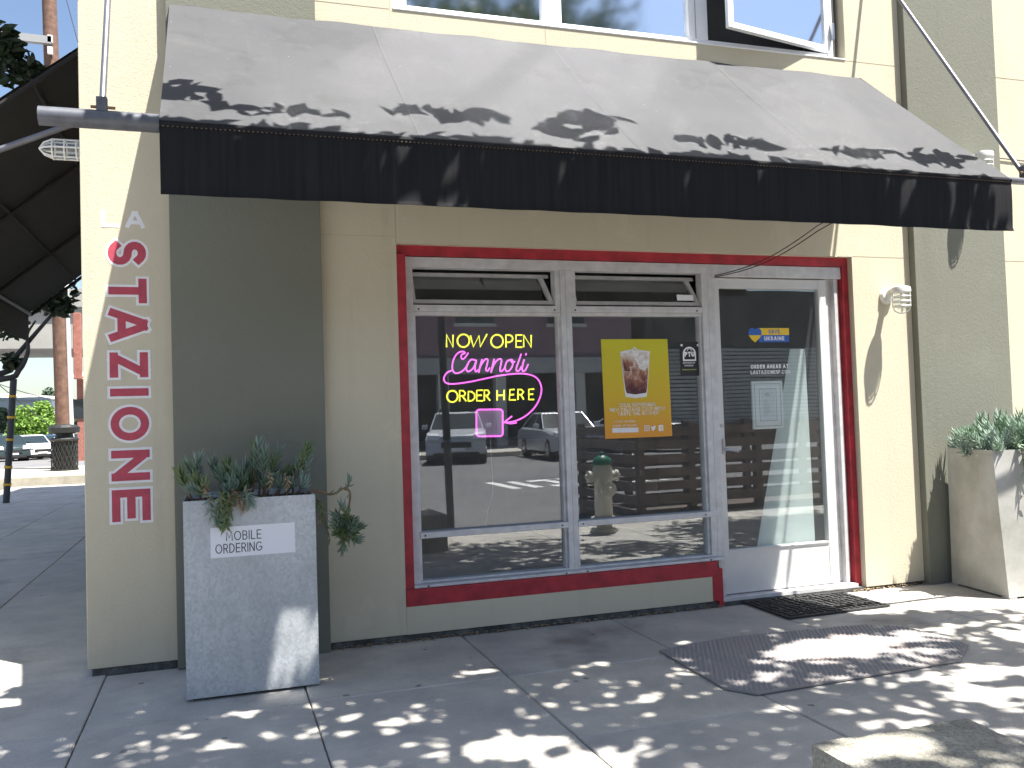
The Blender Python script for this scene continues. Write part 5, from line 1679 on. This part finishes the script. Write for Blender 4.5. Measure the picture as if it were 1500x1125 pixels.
# ================================================================== ACROSS THE STREET (mirrored in the glass)
hy_ = thing('fire_hydrant', 'white fire hydrant with a green bonnet mirrored in the shop window', 'hydrant', (3.84, -3.45, 0))
o_ = (3.84, -3.45, 0)
MB().lathe([(.15, 0.0), (.15, .03), (.085, .035), (.085, .10), (.14, .11), (.14, .15), (.095, .16), (.092, .50), (.11, .55), (.105, .66), (.085, .70)], o_, (0, 0, 1), 20).build('barrel', 'hydrant_white', hy_, smooth=True)
MB().lathe([(.10, .70), (.105, .72), (.085, .77), (.03, .80), (.025, .83), (.01, .835)], o_, (0, 0, 1), 20).build('bonnet', 'hydrant_green', hy_, smooth=True)
for ax_ in ((1, 0, 0), (-1, 0, 0)):
    MB().lathe([(.05, .08), (.05, .13), (.062, .135), (.062, .17), (.03, .175), (.02, .20)], (3.84, -3.45, .58), ax_, 14).build('side_nozzle', 'hydrant_white', hy_, smooth=True)
MB().lathe([(.065, .07), (.065, .13), (.08, .135), (.08, .17), (.03, .18), (.02, .2)], (3.84, -3.45, .45), (0, 1, 0), 14).build('front_nozzle', 'hydrant_white', hy_, smooth=True)

spole = thing('sign_post', 'slim dark kerbside post mirrored in the left window pane', 'post', (2.38, -4.25, 0))
MB().tube([(2.38, -4.25, 0), (2.32, -4.25, 3.3)], 0.042, 10).build('post_shaft', 'pole_dark', spole)
MB().lathe([(.09, 0), (.09, .02)], (2.38, -4.25, 0), (0, 0, 1), 12).build('base_plate', 'pole_dark', spole)

pk = thing('slatted_parklet', 'brown slatted timber parklet screen mirrored in the right pane and door', 'parklet', (6.5, -4.6, -.15))
for x in (4.85, 5.55, 6.5, 7.5, 8.5, 9.4):
    MB().box(x - .045, x + .045, -4.66, -4.57, -.155, 1.10).build('post', 'wood_slat', pk)
    MB().box(x - .045, x + .045, -6.46, -6.37, -.155, 1.10).build('post', 'wood_slat', pk)
for k in range(7):
    z = -.05 + k * .165
    MB().box(4.80, 9.45, -4.5695, -4.545, z, z + .105).build('slat', 'wood_slat', pk)
    if k not in (2, 4):
        MB().box(4.80, 9.45, -6.4895, -6.465, z, z + .105).build('slat', 'wood_slat', pk)
    MB().box(4.775, 4.7995, -6.46, -4.57, z, z + .105).build('slat', 'wood_slat', pk)
MB().box(4.80, 9.45, -6.46, -4.67, -.155, -.06).build('deck', 'counter_wood', pk)
MB().box(5.2, 6.8, -6.3, -5.9, .30, .36).build('bench', 'wood_slat', pk)

ob = thing('mauve_building', 'mauve upper storey on pale columns over dark garages mirrored in the window', 'building', (8, -31, 0))
MB().box(-14, 17.0, -38, -29.6, 3.3, 8.6).build('upper_wall', 'stucco_mauve', ob)
MB().box(-14, 17.0, -38, -31.5, 0, 3.295).build('garage_wall', 'garage_dark', ob)
MB().box(-14, 17.0, -29.6, -29.45, 2.95, 3.6).build('fascia', 'siding_grey', ob)
for x in (-6, -2, 2.0, 6.3, 8.6, 11.0, 14.5):
    MB().box(x - .22, x + .22, -29.9, -29.5, 0, 2.945).build('column', 'stucco_pale', ob)
for x in (-8, -3.5, 1, 5.5, 10, 14):
    w0 = MB().box(x - .8, x + .8, -29.62, -29.56, 5.0, 6.8).build('window', 'car_glass', ob)
    MB().box(x - .9, x + .9, -29.56, -29.5, 4.85, 4.995).build('sill', 'stucco_pale', w0)
sd = thing('siding_building', 'grey corrugated roller-door building mirrored in the right pane', 'building', (24, -31, 0))
MB().box(17.6, 40, -38, -29.4, 0, 6.5).build('wall', 'garage_dark', sd)
for k in range(22):
    MB().box(18.2, 34, -29.4 - .0, -29.33, .2 + k * .17, .2 + k * .17 + .12).build('slat', 'siding_grey', sd)

bpy.context.view_layer.update()
